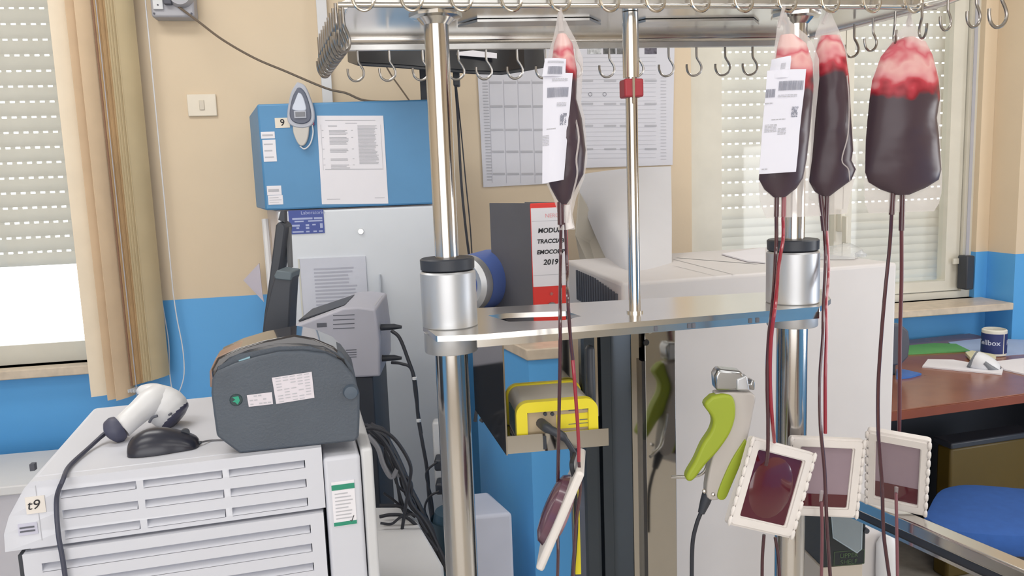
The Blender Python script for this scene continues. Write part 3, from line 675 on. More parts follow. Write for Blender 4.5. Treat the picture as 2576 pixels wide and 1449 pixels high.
    m_ = thing('desk_monitor', (A.x, 2.95, B.z), 'dark grey rounded monitor edge behind the right side of the white cabinet', 'monitor')
    pts = [at(*p, 2.95) for p in ((2225, 812), (2262, 815), (2280, 830), (2284, 860), (2280, 895), (2262, 915), (2225, 920))]
    MB().prism(WORLD, [(p.x, p.z) for p in pts], 2.93, 2.98).obj('monitor_case', mat('case_grey', (84, 88, 100), .5), m_, bevel=.008)
    p = at(2230, 915, 2.95); MB().box(WORLD, p.x-.03, p.x+.03, 2.94, 2.97, z, p.z+.02).obj('stand', BLK, m_)
desk()

def chair():
    z = .50; CB = mat('chair_blue_fabric', (44, 88, 160), .85, var=.06, scale=40)
    root = thing('office_chair', on_z(2520, 1290, 0.0)*0+Vector((1.48, 2.35, 0)), 'blue upholstered swivel chair seat in front of the desk', 'chair')
    P = [(2320, 1300), (2352, 1240), (2390, 1222), (2450, 1218), (2576, 1228), (2700, 1240), (2760, 1280), (2740, 1345), (2600, 1352), (2450, 1345), (2370, 1330)]
    A = [on_z(px, py, z) for px, py in P]; A = cat(A+[A[0]], 3)[:-1]
    cx = sum(a.x for a in A)/len(A); cy = sum(a.y for a in A)/len(A)
    rg = lambda s_, zz: [Vector((cx+(a.x-cx)*s_, cy+(a.y-cy)*s_, zz)) for a in A]
    MB().loft([rg(.93, z-.065), rg(1, z-.045), rg(1.0, z-.02), rg(.96, z), rg(.85, z+.008), rg(.4, z+.012)]).obj('seat', CB, root)
    MB().loft([rg(.8, z-.09), rg(.9, z-.065)]).obj('seat_pan', BLK, root)
    MB().cyl(WORLD, cx, cy, .12, z-.09, .03, 16).obj('gas_column', BLK, root)
    for k in range(5):
        a = k*2*math.pi/5+.3; e = Vector((cx+.28*math.cos(a), cy+.28*math.sin(a), .09))
        leg = MB().tube([(cx, cy, .14), e], [.028, .018], 10).obj('leg', BLK, root)
        MB().lathe(Fr(e+Vector((0, 0, -.045)), a), 0, 0, [(.002, -.02), (.035, -.018), (.035, .018), (.002, .02)], 16, 'y').obj('caster', BLK, leg)
    MB().box(WORLD, cx+.02, cx+.1, cy-.14, cy+.1, z-.15, z-.09).obj('tilt_mechanism', BLK, root, bevel=.01)
chair()

# ------------------------------------------------------------------ the rack
ZP, ZTR = 1.31, 1.815
K0 = on_z(1133, 825, ZP); K1 = on_z(1993, 765, ZP); dk = K1-K0
K = Fr((K0.x, K0.y, 0), math.atan2(dk.y, dk.x)); KL = dk.length
rack = thing('processing_rack', K.m(KL/2, 0, 0), 'steel blood processing rack with two chrome poles, hook tray on top and polished middle shelf', 'rack')
FA, FB = on_z(868, 12, ZTR), on_z(2330, 18, ZTR)
BA, BB = on_z(838, 97, ZTR), on_z(2035, 88, ZTR)
SB = on_z(2600, -90, ZTR)
def frontY(px):
    a, b = K.loc(FA), K.loc(FB); # rail as line; point on the rail seen at px
    r = ray(px, 15); d = FB-FA; # solve in plan
    den = r.x*d.y-r.y*d.x; t = (FA.x*d.y-FA.y*d.x)/den
    return CAM.y + r.y*t
def rackbuild():
    for (x, nm, rl) in ((0, 'left', .0275), (KL, 'right', .027)):
        MB().cyl(K, x, 0, ZP+.1, ZTR-.004, .0195, 48).obj('upper_pole', CHROME, rack)
        MB().cyl(K, x, 0, 0.05, ZP-.03, rl, 48).obj('lower_pole', CHROME, rack)
        MB().lathe(K, x, 0, [(.001, ZP+.0045), (.044, ZP+.0045), (.0455, ZP+.006), (.0455, ZP+.093), (.043, ZP+.096), (.001, ZP+.096)], 56).obj('clamp_sleeve', ALU, rack)
        MB().lathe(K, x, 0, [(.001, ZP+.0965), (.040, ZP+.0965), (.044, ZP+.099), (.0445, ZP+.115), (.042, ZP+.117), (.001, ZP+.117)], 48).obj('clamp_knob', BLK, rack)
        MB().lathe(K, x, 0, [(.001, ZP-.038), (.043, ZP-.038), (.044, ZP-.036), (.044, ZP-.0045), (.001, ZP-.0045)], 48).obj('lower_collar', ALU, rack)
        MB().lathe(K, x, 0, [(.021, ZTR-.022), (.030, ZTR-.012), (.042, ZTR-.010), (.042, ZTR-.004), (.0, ZTR-.004)], 8).obj('top_flange', STEEL, rack)
        MB().box(K, x-.05, x+.05, -.3, .3, 0.0, .05).obj('foot_beam', STEELB, rack, bevel=.005)
    # middle shelf with hand slot
    P = [on_z(*p, ZP) for p in ((1064, 826), (1098, 853), (1200, 849), (2062, 778), (2090, 758), (2070, 733), (1900, 742), (1180, 782), (1080, 796))]
    h = [on_z(*p, ZP) for p in ((1228, 800), (1280, 816), (1420, 812), (1462, 802), (1425, 789), (1275, 794))]
    MB().holed(WORLD, [(p.x, p.y) for p in P], [[(p.x, p.y) for p in h]], ZP-.0045, ZP+.0045, 'xy').obj('middle_shelf', STEEL, rack, bevel=.0015)
    # lip under front
    a, b = on_z(1200, 849, ZP), on_z(2062, 778, ZP); e = Fr((a.x, a.y, 0), math.atan2((b-a).y, (b-a).x))
    MB().box(e, 0, (b-a).length, .001, .006, ZP-.016, ZP-.004).obj('shelf_lip', STEEL, rack)
    for px_ in (1650, 1734, 1745, 1888, 1906):
        q = e.px(px_, 800)[0]; MB().box(e, q-.0028, q+.0028, -.0008, .002, ZP-.014, ZP-.006).obj('lip_slot', INKD, rack)
    # tray
    d_ = (FB-FA).normalized()
    poly = [FA, FB, SB*.35+FB*.65, BB, BA]
    MB().prism(WORLD, [(FA.x-.0, FA.y), (FB.x+.02, FB.y), (BB.x, BB.y), (BA.x, BA.y)], ZTR-.001, ZTR+.002, 'xy').obj('tray_sheet', STEEL, rack)
    MB().tube([FA+d_*-.01, FB+d_*.02], .0042, 14).obj('front_rail', STEEL, rack)
    u = Vector((0, 0, 1)); inn = K.Y*.006
    MB().add([FA+inn, FB+inn, FB+inn+u*.05, FA+inn+u*.05, FA+inn*1.3, FB+inn*1.3, FB+inn*1.3+u*.05, FA+inn*1.3+u*.05], [(0, 1, 2, 3), (7, 6, 5, 4), (0, 4, 5, 1), (3, 2, 6, 7), (0, 3, 7, 4), (1, 5, 6, 2)]).obj('front_wall', STEELB, rack)
    db = (BB-BA).normalized(); dn = Vector((0, 0, -.002))
    MB().tube([BA-db*.002+dn, BA+dn, BB+dn, BB+db*.002+dn], [.006, .0105, .0105, .006], 20).obj('back_tube', CHROME, rack)
    s0 = BA+Vector((0, 0, -.013)); ln = (BB-BA).length; g = Fr((s0.x, s0.y, s0.z), math.atan2(db.y, db.x))
    MB().box(g, 0.004, ln-.07, -.004, .004, -.009, .002).obj('hook_strip', STEELB, rack, bevel=.001)
    # side rails
    MB().tube([BB+dn, FB+(SB-BB)*.08+Vector((0, 0, 0)), SB], .0075, 14).obj('side_rail', STEEL, rack)
    MB().tube([FA, BA], .006, 12).obj('side_rail', STEEL, rack)
    # plates added to stand for light patches reflected in the tray underside
    A = on_z(1180, 62, ZTR-.003); B = on_z(1470, 58, ZTR-.003)
    for (p, q) in (((1200, 58), (1480, 54)), ((1620, 58), (1890, 54))):
        A = on_z(*p, ZTR-.006); B = on_z(*q, ZTR-.006); v = (B-A).normalized(); gg = Fr((A.x, A.y, A.z), math.atan2(v.y, v.x)); Lx = (B-A).length
        MB().prism(gg, [(0, -.01), (Lx, -.01), (Lx+.03, .035), (-.03, .035)], 0, .004, 'xy').obj('underside_reflection', STEELB, rack)
    # centre rod
    c = K.loc(on_z(1597, 792, ZP)); 
    MB().cyl(K, c[0], c[1], ZP+.0045, ZTR-.10, .0100, 28).obj('centre_rod', CHROME, rack)
    MB().cyl(K, c[0], c[1], K.px(1597, 196, c[1])[1], ZTR-.002, .0135, 28).obj('centre_tube', STEEL, rack)
    zr0, zr1 = K.px(1597, 246, c[1])[1], K.px(1597, 200, c[1])[1]
    MB().box(K, c[0]-.0165, c[0]+.0165, c[1]-.0155, c[1]+.015, zr0, zr1).obj('red_clamp', mat('clamp_red', (168, 56, 66), .4), rack, bevel=.003)
    MB().box(K, c[0]-.004, c[0]-.0, c[1]-.018, c[1]-.015, zr0-.01, zr1+.002).obj('clamp_pin', STEEL, rack)
    MB().cyl(K, c[0], c[1], ZP+.0045, ZP+.008, .014, 24).obj('rod_washer', STEEL, rack)
    # hooks (one mesh shared)
    path = [(0, 0, 0), (0, 0, -.018), (.001, 0, -.026), (.006, 0, -.034), (.0095, 0, -.043), (.0075, 0, -.052), (0, 0, -.058), (-.009, 0, -.0585), (-.016, 0, -.053), (-.019, 0, -.044), (-.019, 0, -.037)]
    H1 = MB().tube(cat(path, 3), .0022, 8); 
    HK = mat('hook_steel', (158, 154, 150), 0.28, 0.95, var=.03); hm = H1.obj('hook', HK, rack); me = hm.data; me.transform(Matrix.Translation(rack.location)); first = [hm]
    def put(p, yaw, sc=1.0, mesh=me):
        if first: o = first.pop(); 
        else: o = bpy.data.objects.new('hook', mesh); COL.objects.link(o); o.parent = rack
        o.location = Vector(p)-rack.location; o.rotation_euler = (0, 0, yaw); o.scale = (sc, sc, sc); return o
    gy = K.yaw-.16
    for px_ in (898, 978, 1062, 1152, 1222, 1300, 1372, 1450, 1532, 1605, 1682, 1752, 1824, 1893):
        # point on strip below the back rail
        r = ray(px_, 120); d = BB-BA; den = r.x*d.y-r.y*d.x; t = (BA.x*d.y-BA.y*d.x)/den
        put((CAM.x+r.x*t, CAM.y+r.y*t, ZTR-.016), gy, 1.02)
    # hooks of the right side rail
    dS = SB-BB
    for px_, yw, sc in ((2150, .2, 1.0), (2197, .35, .95), (2252, 1.3, .9), (2320, 1.5, .95), (2384, .45, .9), (2455, .4, 1.0), (2518, .3, 1.15)):
        r = ray(px_, 30); den = r.x*dS.y-r.y*dS.x; t = (BB.x*dS.y-BB.y*dS.x)/den
        put((CAM.x+r.x*t, CAM.y+r.y*t, ZTR-.006), yw, sc)
    # hooks of the left side rail, one behind the other
    SL = BA+K.X*-.012
    for k in range(9):
        p = FA.lerp(SL, k/8.0); put((p.x-.004, p.y, ZTR+.002), math.radians(62), 1.2)
        put((p.x-.016, p.y+.007, ZTR+.004), math.radians(105), 1.15)
    # U hooks of the front rail
    path = [(-.0155, -.002, .055), (-.0155, -.006, .02), (-.015, -.008, .004), (-.010, -.010, -.006), (0, -.011, -.0105), (.010, -.010, -.006), (.015, -.008, .004), (.0155, -.004, .02), (.0155, 0, .055)]
    um = MB().tube(cat(path, 4), .0024, 8).obj('front_hook', mat('front_hook_steel', (200, 192, 180), 0.2, 1.0, var=.02), rack); ume = um.data; ume.transform(Matrix.Translation(rack.location)); ff = [um]
    for px_ in (915, 1036, 1160, 1285, 1407, 1530, 1645, 1757, 1866, 1975, 2082, 2186, 2290):
        r = ray(px_, 15); d = FB-FA; den = r.x*d.y-r.y*d.x; t = (FA.x*d.y-FA.y*d.x)/den
        if ff: o = ff.pop()
        else: o = bpy.data.objects.new('front_hook', ume); COL.objects.link(o); o.parent = rack
        o.location = Vector((CAM.x+r.x*t, CAM.y+r.y*t, ZTR))-rack.location; o.rotation_euler = (0, 0, K.yaw)
rackbuild()

# ------------------------------------------------------------------ column and bracket under the shelf
def column():
    # polished column, right of the yellow sealer
    DKM = mat('dark_anodised', (70, 78, 88), .22, .85, var=.05)
    MIR = mat('mirror_steel', (178, 176, 172), .08, 1.0, var=.02)
    y = .05
    f = Fr(K.m(0, y, 0), K.yaw)
    X = lambda px_, py=1150, yy=0: f.px(px_, py, yy)[0]
    col = thing('steel_column', f.m(X(1600), .05, 0), 'polished steel and dark anodised column under the middle shelf', 'column')
    zt = ZP-.012
    pts = [X(1470), X(1500), X(1510), X(1545), X(1556), X(1590)]
    mb = MB()
    prof = []
    xs = [X(p) for p in (1468, 1474, 1500, 1504, 1512, 1516, 1540, 1544, 1562, 1588, 1592)]
    dp = [0, -.004, -.004, .010, .010, -.002, -.002, .006, .006, -.004, .0]
    poly = list(zip(xs, dp))+[(xs[-1], .10), (xs[0], .10)]
    mb.prism(f, poly, 0, zt, 'xy').obj('extruded_profile', DKM, col)
    MB().box(f, X(1592), X(1612), .002, .1, 0, zt).obj('inner_panel', MIR, col)
    MB().box(f, X(1612), X(1621), -.012, .1, 0, f.px(1616, 905)[1]).obj('door_gasket', BLKG, col)
    MB().box(f, X(1622), X(1697), -.008, .10, 0, zt).obj('door_panel', MIR, col, bevel=.001)
    for (px_, py_, m_) in ((1636, 832, STEEL), (1626, 862, BLKG)):
        q = f.px(px_, py_, -.009); MB().lathe(f, q[0], q[1], [(.0005, -.010), (.005, -.010), (.006, -.008)], 16, 'y').obj('screw', m_, col)
    # bracket that carries the yellow sealer
    g = Fr(K.m(0, -.07, 0), K.yaw-.04)
    X = lambda px_, py=1100, yy=0: g.px(px_, py, yy)[0]
    br = thing('sealer_bracket', g.m(X(1400), .05, g.px(1400, 1130)[1]), 'mirror steel shelf bracket carrying the yellow tube sealer unit', 'bracket')
    zl = g.px(1400, 1132)[1]; zh = g.px(1400, 1088)[1]
    x0, x1 = X(1276), X(1531)
    MB().box(g, x0, x1, 0, .003, zl, zh).obj('front_lip', MIR, br)
    MB().box(g, x0, x1, .003, .16, zl+.004, zl+.007).obj('shelf_plate', MIR, br)
    # left side plate going up and back
    A = g.m(x0, .0, zl-.002); Bk = at(1200, 1070, 1.46)
    sd = Fr((A.x, A.y, 0), math.atan2((Bk-A).y, (Bk-A).x)); Ls = math.hypot((Bk-A).x, (Bk-A).y)
    MB().prism(sd, [(0, zl-.002), (0, ZP-.02), (Ls, ZP-.02), (Ls, zl+.01)], 0, .0025).obj('side_plate', MIR, br)
    xb0 = g.px(1408, 950, .14)[0]; xb1 = g.px(1522, 950, .14)[0]
    MB().box(g, xb0, xb1, .14, .143, zl+.007, ZP-.02).obj('back_plate', MIR, br)
    xs = g.px(1491, 950, .03)[0]
    MB().box(g, xs-.008, xs+.006, .03, .05, g.px(1480, 1110, .03)[1], g.px(1480, 872, .03)[1]).obj('black_post', BLK, br, bevel=.006)
    MB().box(g, X(1366), X(1374), -.001, 0, zl+.003, zh-.004).obj('lip_notch', BLK, br)
    # yellow sealer unit
    YL = mat('sealer_yellow', (224, 208, 40), .4); GT = mat('sealer_grey', (196, 190, 178), .45)
    ux0, ux1 = g.px(1300, 1080, .006)[0], g.px(1505, 1060, .006)[0]
    zb_ = zl+.008; zt = g.px(1400, 1008, .006)[1]
    un = thing('tube_sealer_unit', g.m((ux0+ux1)/2, .06, zb_), 'yellow and grey tube sealer power unit sitting on the steel bracket', 'device')
    def rr(x0, x1, z0, z1, r, n=6):
        P = []
        for cx, cz, a0 in ((x1-r, z1-r, 0), (x0+r, z1-r, 90)):
            P += [(cx+r*math.cos(math.radians(a0+90*k/n)), cz+r*math.sin(math.radians(a0+90*k/n))) for k in range(n+1)]
        return P+[(x0, z0), (x1, z0)]
    MB().holed(g, rr(ux0, ux1, zb_, zt, .02), [[(ux0+.018, zb_+.004), (ux1-.016, zb_+.004), (ux1-.016, zt-.017), (ux0+.018, zt-.017)]], .006, .022).obj('front_bezel', YL, un, bevel=.0025)
    MB().box(g, ux0+.016, ux1-.014, .012, .02, zb_+.002, zt-.015).obj('front_panel', mat('panel_beige', (178, 160, 132), .5), un)
    MB().prism(g, rr(ux0+.004, ux1-.004, zb_, zt-.003, .017), .022, .125).obj('case', GT, un)
    MB().prism(g, rr(ux0, ux1, zb_, zt, .02), .125, .138).obj('rear_bezel', YL, un, bevel=.002)
    MB().box(g, ux0+.0028, ux0+.004, .04, .11, zb_+.008, zt-.026).obj('side_grille', mat('teal_side', (56, 104, 112), .5), un)
    a, b = g.px(1400, 1060, .012), g.px(1484, 1045, .012); q = g.px(1484, 1072, .012)
    MB().box(g, a[0], b[0], .0112, .012, q[1], g.px(1440, 1040, .012)[1]).obj('yellow_field', YL, un)
    mb = MB()
    for (px0, px1, py, h) in ((1430, 1455, 1034, .002), (1465, 1478, 1030, .004), (1458, 1478, 1057, .0016), (1430, 1480, 1068, .0012)):
        p = g.px(px0, py, .011); q = g.px(px1, py, .011); mb.quad(g.m(p[0], .0108, p[1]), g.m(q[0], .0108, p[1]), g.m(q[0], .0108, p[1]+h), g.m(p[0], .0108, p[1]+h))
    mb.obj('print', INKD, un)
    for px_ in (1371, 1389):
        p = g.px(px_, 1041, .011); MB().lathe(g, p[0], p[1], [(.0005, .008), (.003, .008), (.0032, .012)], 12, 'y').obj('indicator_light', BLK, un)
    p = g.px(1364, 1070, -.0)
    MB().tube(cat([g.m(p[0], .015, p[1]), g.m(p[0]+.006, -.018, p[1]), g.m(p[0]+.028, -.03, p[1]-.012), g.m(p[0]+.045, -.032, p[1]-.04)], 5), [.0085]*6+[.007]*5+[.0045]*5, 12).obj('plug', BLK, un)
    P = [g.m(p[0]+.045, -.032, p[1]-.04)]+[at(1438, 1168, 1.17), at(1445, 1210, 1.19), at(1448, 1260, 1.24), at(1449, 1330, 1.25), at(1440, 1460, 1.25)]
    tag(MB().tube(cat(P, 6), .0036, 8).obj('sealer_cable', CAB), 'thick black cable dropping from the plug of the yellow tube sealer', 'cable')
    p = at(1450, 1300, 1.27); q = at(1447, 1440, 1.27)
    tag(MB().box(WORLD, p.x-.005, p.x+.005, 1.262, 1.27, q.z, p.z+.05).obj('cable_tag', YL, bevel=.001), 'yellow strip tag hanging beside the first blood filter', 'tag')
column()

# ------------------------------------------------------------------ blood bags
def bloodmat(name, zt, z1, z2, zb, seed):
    """foamy pink film at the top of the bag, red below it, dark settled blood under that"""
    m = bpy.data.materials.new(name); m.use_nodes = True; n = m.node_tree; b = n.nodes['Principled BSDF']
    tc = n.nodes.new('ShaderNodeTexCoord'); sp = n.nodes.new('ShaderNodeSeparateXYZ'); n.links.new(tc.outputs['Object'], sp.inputs[0])
    nz = n.nodes.new('ShaderNodeTexNoise'); nz.inputs['Scale'].default_value = 30; nz.inputs['Detail'].default_value = 1.5; nz.noise_dimensions = '4D'; nz.inputs['W'].default_value = seed
    n.links.new(tc.outputs['Object'], nz.inputs['Vector'])
    ad = n.nodes.new('ShaderNodeMath'); ad.operation = 'MULTIPLY_ADD'; ad.inputs[1].default_value = 0.11; n.links.new(nz.outputs['Fac'], ad.inputs[0]); n.links.new(sp.outputs['Z'], ad.inputs[2])
    mr = n.nodes.new('ShaderNodeMapRange'); mr.inputs['From Min'].default_value = z2-.03+.055; mr.inputs['From Max'].default_value = zt+.055; n.links.new(ad.outputs[0], mr.inputs['Value'])
    cr = n.nodes.new('ShaderNodeValToRGB'); e = cr.color_ramp.elements
    k = .03/(zt-z2+.03)
    e[0].position = k*.75; e[0].color = srgb(72, 58, 66); e[1].position = 1.0; e[1].color = srgb(232, 196, 192)
    for p_, c in ((k*1.15, (138, 36, 48)), (k+(1-k)*.22, (190, 66, 78)), (k+(1-k)*.34, (214, 140, 144)), (k+(1-k)*.55, (226, 176, 172)), (k+(1-k)*.72, (206, 100, 112))):
        x = e.new(p_); x.color = srgb(*c)
    n.links.new(mr.outputs[0], cr.inputs[0]); n.links.new(cr.outputs[0], b.inputs['Base Color'])
    b.inputs['Roughness'].default_value = .3; b.inputs['Specular IOR Level'].default_value = .35
    return m
FILM = mat('bag_film', (226, 220, 218), .3, alpha=.36, var=.01)
FILMP = mat('bag_weld_edge', (222, 214, 212), .35, alpha=.42, var=.01)
TUBED = mat('blood_tube_dark', (74, 42, 50), .25, coat=.4); TUBER = mat('blood_tube_red', (150, 38, 54), .25, coat=.4); TUBEC = mat('port_plastic', (200, 190, 192), .25, alpha=.6)
FILTW = mat('filter_white', (226, 220, 216), .4)
def ringrows(rws, Y, th, yawd=0, n=20, shift=0):
    out = []
    R = []
    for i in range(len(rws)-1):
        a, b = rws[i], rws[i+1]; st = max(1, int((b[0]-a[0])/14))
        for k in range(st):
            t = k/st; R.append([a[j]+(b[j]-a[j])*t for j in range(3)])
    R.append(rws[-1]); N = len(R)
    for i, (py, l, r) in enumerate(R):
        A, B = at(l, py, Y), at(r, py, Y); c = (A+B)/2; hw = (B-A).length/2; t = i/(N-1)
        prof = min(1, math.sin(math.pi*min(1, max(0, t*.88+.07)))**.6)
        hy = min(th*prof, hw*1.2)
        ring = []
        for k in range(n):
            a_ = 2*math.pi*k/n; ca, sa = math.cos(a_), math.sin(a_)
            wv = .0012*math.sin(t*23+k*1.3)+.0008*math.sin(t*51+k)
            ring.append(c+Vector((hw*ca*1.0, (hy+wv*prof)*sa*abs(sa)**.3+shift, 0)))
        out.append(ring)
    return out
def tube_px(name, pts, r, m, parent): return MB().tube(cat(pxl(pts), 6), r, 8).obj(name, m, parent)
def filt(parent, C, Ys, label_w=True, level=.35, full=False, bulge=0.0):
    # C: TL,TR,BR,BL pixels
    TL, TR, BR, BL = [at(*c, y) for c, y in zip(C, Ys)]
    o = (TL+TR+BR+BL)/4; X = ((TR-TL)+(BR-BL))/2; Z = ((TL-BL)+(TR-BR))/2
    g = Fq(o, X, Z); w = X.length/2; h = Z.length/2
    def rr(w, h, r, n=4):
        P = []
        for cx, cz, a0 in ((w-r, h-r, 0), (-w+r, h-r, 90), (-w+r, -h+r, 180), (w-r, -h+r, 270)):
            P += [(cx+r*math.cos(math.radians(a0+90*k/n)), cz+r*math.sin(math.radians(a0+90*k/n))) for k in range(n+1)]
        return P
    fl = MB().holed(g, rr(w, h, .006), [rr(w*.70, h*.76, .003)], -.005, .005).obj('leukocyte_filter', FILTW, parent, bevel=.0022)
    MB().holed(g, rr(w*.93, h*.95, .005), [rr(w*.74, h*.79, .003)], -.0085, -.004).obj('raised_rim', FILTW, fl, bevel=.002)
    DR = mat('filter_blood_dark', (82, 26, 38), .15, coat=.6); PK = mat('filter_empty_media', (146, 128, 138), .35)
    iw, ih = w*.72, h*.78
    if full:
        MB().prism(g, rr(iw, ih, .003), -.003, .004).obj('filter_window', DR, fl)
        MB().loft([[g.m(iw*.9*s_*math.cos(a*.314)*1.0, -.003-d_, ih*.9*s_*math.sin(a*.314)) for a in range(20)] for s_, d_ in ((1, 0), (.8, .003), (.4, .0045), (.05, .005))]).obj('filter_swell', DR, fl)
    else:
        MB().box(g, -iw, iw, -.002, .003, -ih+ih*2*level, ih).obj('filter_window', PK, fl)
        MB().box(g, -iw, iw, -.0025, .0035, -ih, -ih+ih*2*level).obj('residual_blood', DR, fl)
    # little weld bumps round the rim
    mb = MB()
    for k in range(9):
        for sx in (-1, 1): mb.lathe(Fq(g.m(sx*w*.975, 0, h*(-.9+.225*k)), X, Z), 0, 0, [(.0005, -.009), (.0032, -.006), (.0036, 0), (.0032, .006), (.0005, .009)], 8)
    mb.obj('weld_bump', FILTW, fl)
    z_ = h*.35 if full else -h*.5
    MB().lathe(g, 0, 0, [(.001, z_-.012), (.004, z_-.010), (.0045, z_+.010), (.001, z_+.013)], 12).obj('port', TUBEC, fl)
    fl.children[-1].location = g.Y*-.008
    return g, w, h
def label_on(parent, quad, Y, text=True):
    q = pxl([(p[0], p[1], p[2] if len(p) > 2 else Y) for p in quad])  # TL,TR,BR,BL
    g = 5; mb = MB(); V = []
    for i in range(g+1):
        for j in range(g+1):
            u, v = j/g, i/g; p = (q[0].lerp(q[1], u)).lerp(q[3].lerp(q[2], u), v); p = p+Vector((0, -.006*math.sin(math.pi*u)-.0015*math.sin(v*9), 0)); V.append(p)
    F = [(i*(g+1)+j, i*(g+1)+j+1, (i+1)*(g+1)+j+1, (i+1)*(g+1)+j) for i in range(g) for j in range(g)]
    k = len(V); mb.add(V+[v+Vector((0, .0006, 0)) for v in V], F+[tuple(a+k for a in f[::-1]) for f in F])
    o = mb.obj('label_sheet', mat('label_paper', (226, 226, 238), .6, var=.01), parent)
    def P(u, v): 
        p = (q[0].lerp(q[1], u)).lerp(q[3].lerp(q[2], u), v); return p+Vector((0, -.006*math.sin(math.pi*u)-.0015*math.sin(v*9)-.0009, 0))
    return o, P
def label_print(o, P, items):
    mb = MB(); md = MB()
    for (u0, u1, v0, v1, kind) in items:
        if kind == 'bar':
            u = u0
            while u < u1:
                du = random.choice((.006, .01, .016)); md.add([P(u, v1), P(min(u+du, u1), v1), P(min(u+du, u1), v0), P(u, v0)], [(0, 1, 2, 3)]); u += du+random.choice((.005, .009))
        elif kind == 'txt':
            n = max(1, round((v1-v0)/.014))
            for k in range(n):
                a = v0+(v1-v0)*k/n; b = a+(v1-v0)/n*.5; uu = u0
                while uu < u1:
                    du = random.uniform(.04, .12); mb.add([P(uu, b), P(min(uu+du, u1), b), P(min(uu+du, u1), a), P(uu, a)], [(0, 1, 2, 3)]); uu += du+.015
        else:
            n = 12; 
            for a in range(n):
                for b in range(n):
                    if random.random() < .55: x0 = u0+(u1-u0)*a/n; y0 = v0+(v1-v0)*b/n; md.add([P(x0, y0+(v1-v0)/n), P(x0+(u1-u0)/n, y0+(v1-v0)/n), P(x0+(u1-u0)/n, y0), P(x0, y0)], [(0, 1, 2, 3)])
    mb.obj('print', INK, o); md.obj('barcode', mat('barcode_print', (140, 142, 156), .7), o)
def bag(label, film, blood, th, Y, edge, seed, boil=195):
    root = thing('blood_bag', at((film[0][1]+film[0][2])/2, film[-1][0], Y), label, 'blood bag')
    MB().loft(ringrows(film, Y, .004)).obj('bag_film', FILM, root)
    zt = at(film[0][1], blood[0][0], Y).z-root.location.z; zb = at(film[0][1], boil, Y).z-root.location.z
    MB().loft(ringrows(blood, Y, th)).obj('blood_fill', bloodmat('blood_%d' % seed, zt, 0, zb, 0, seed), root)
    return root
# --- bag 1, edge-on, with label
Y1 = frontY(1407)-.012
b1 = bag('blood bag hanging edge-on left of the centre rod, white label on its left face',
    [(28, 1404, 1414), (40, 1402, 1418), (75, 1396, 1434), (100, 1390, 1448), (150, 1375, 1467), (180, 1371, 1466), (260, 1368, 1462), (300, 1367, 1471), (400, 1367, 1478), (450, 1370, 1470), (500, 1393, 1449), (540, 1404, 1440), (578, 1403, 1447)],
    [(86, 1402, 1424), (110, 1393, 1440), (180, 1385, 1452), (250, 1382, 1450), (300, 1380, 1464), (380, 1376, 1474), (440, 1374, 1468), (470, 1384, 1452), (500, 1400, 1436), (514, 1409, 1426)], .028, Y1, 0, 3, 190)
o, P = label_on(b1, [(1371, 147, Y1-.03), (1424, 148, Y1-.026), (1422, 192, Y1-.03), (1364, 192, Y1-.034)], Y1)
label_print(o, P, [(.15, .9, .15, .28, 'txt'), (.2, .85, .45, .9, 'bar')])
o, P = label_on(b1, [(1366, 186, Y1-.031), (1441, 184, Y1-.026), (1418, 452, Y1-.030), (1364, 462, Y1-.034)], Y1)
label_print(o, P, [(.3, .85, .05, .08, 'txt'), (.15, .9, .13, .22, 'bar'), (.5, .85, .27, .31, 'txt'), (.66, .9, .37, .48, 'sq'), (.15, .5, .5, .52, 'txt'), (.0, .25, .56, .66, 'txt')])
MB().tube(pxl([(1411, 20, Y1), (1409, 45, Y1), (1412, 80, Y1)]), [.002, .004, .006], 8).obj('hanging_loop', FILMP, b1)
MB().tube(cat(pxl([(1446, 290, Y1-.018), (1456, 345, Y1-.028), (1450, 400, Y1-.03), (1452, 440, Y1-.028), (1438, 500, Y1-.02), (1428, 560, Y1-.01)]), 5), .0016, 6).obj('weld_seam', FILMP, b1)
MB().tube(pxl([(1410, 508, Y1), (1411, 565, Y1)]), .0055, 12).obj('outlet_port', TUBED, b1)
MB().tube(pxl([(1427, 515, Y1), (1430, 560, Y1), (1434, 575, Y1)]), [.005, .006, .008], 12).obj('spare_port', mat('milky_port', (226, 220, 218), .4), b1)
tube_px('blood_tube', [(1411, 560, Y1), (1410, 650, Y1), (1409, 800, Y1-.13), (1409, 900, Y1-.13), (1406, 1050, Y1-.12), (1404, 1180, Y1-.08), (1403, 1215, Y1-.06)], .0027, TUBED, b1)
tube_px('blood_tube', [(1422, 560, Y1), (1427, 690, Y1), (1428, 740, Y1-.13), (1434, 840, Y1-.13), (1441, 905, Y1-.13)], .0027, TUBED, b1)
tube_px('blood_tube', [(1441, 905, Y1-.13), (1447, 980, Y1-.13), (1455, 1100, Y1-.12), (1456, 1160, Y1-.11)], .0028, TUBER, b1)
tube_px('blood_tube', [(1456, 1160, Y1-.11), (1460, 1230, Y1-.1), (1448, 1330, Y1-.1), (1441, 1470, Y1-.1)], .0026, TUBED, b1)
tube_px('blood_tube', [(1402, 1320, Y1-.07), (1404, 1390, Y1-.08), (1402, 1470, Y1-.08)], .0026, TUBED, b1)
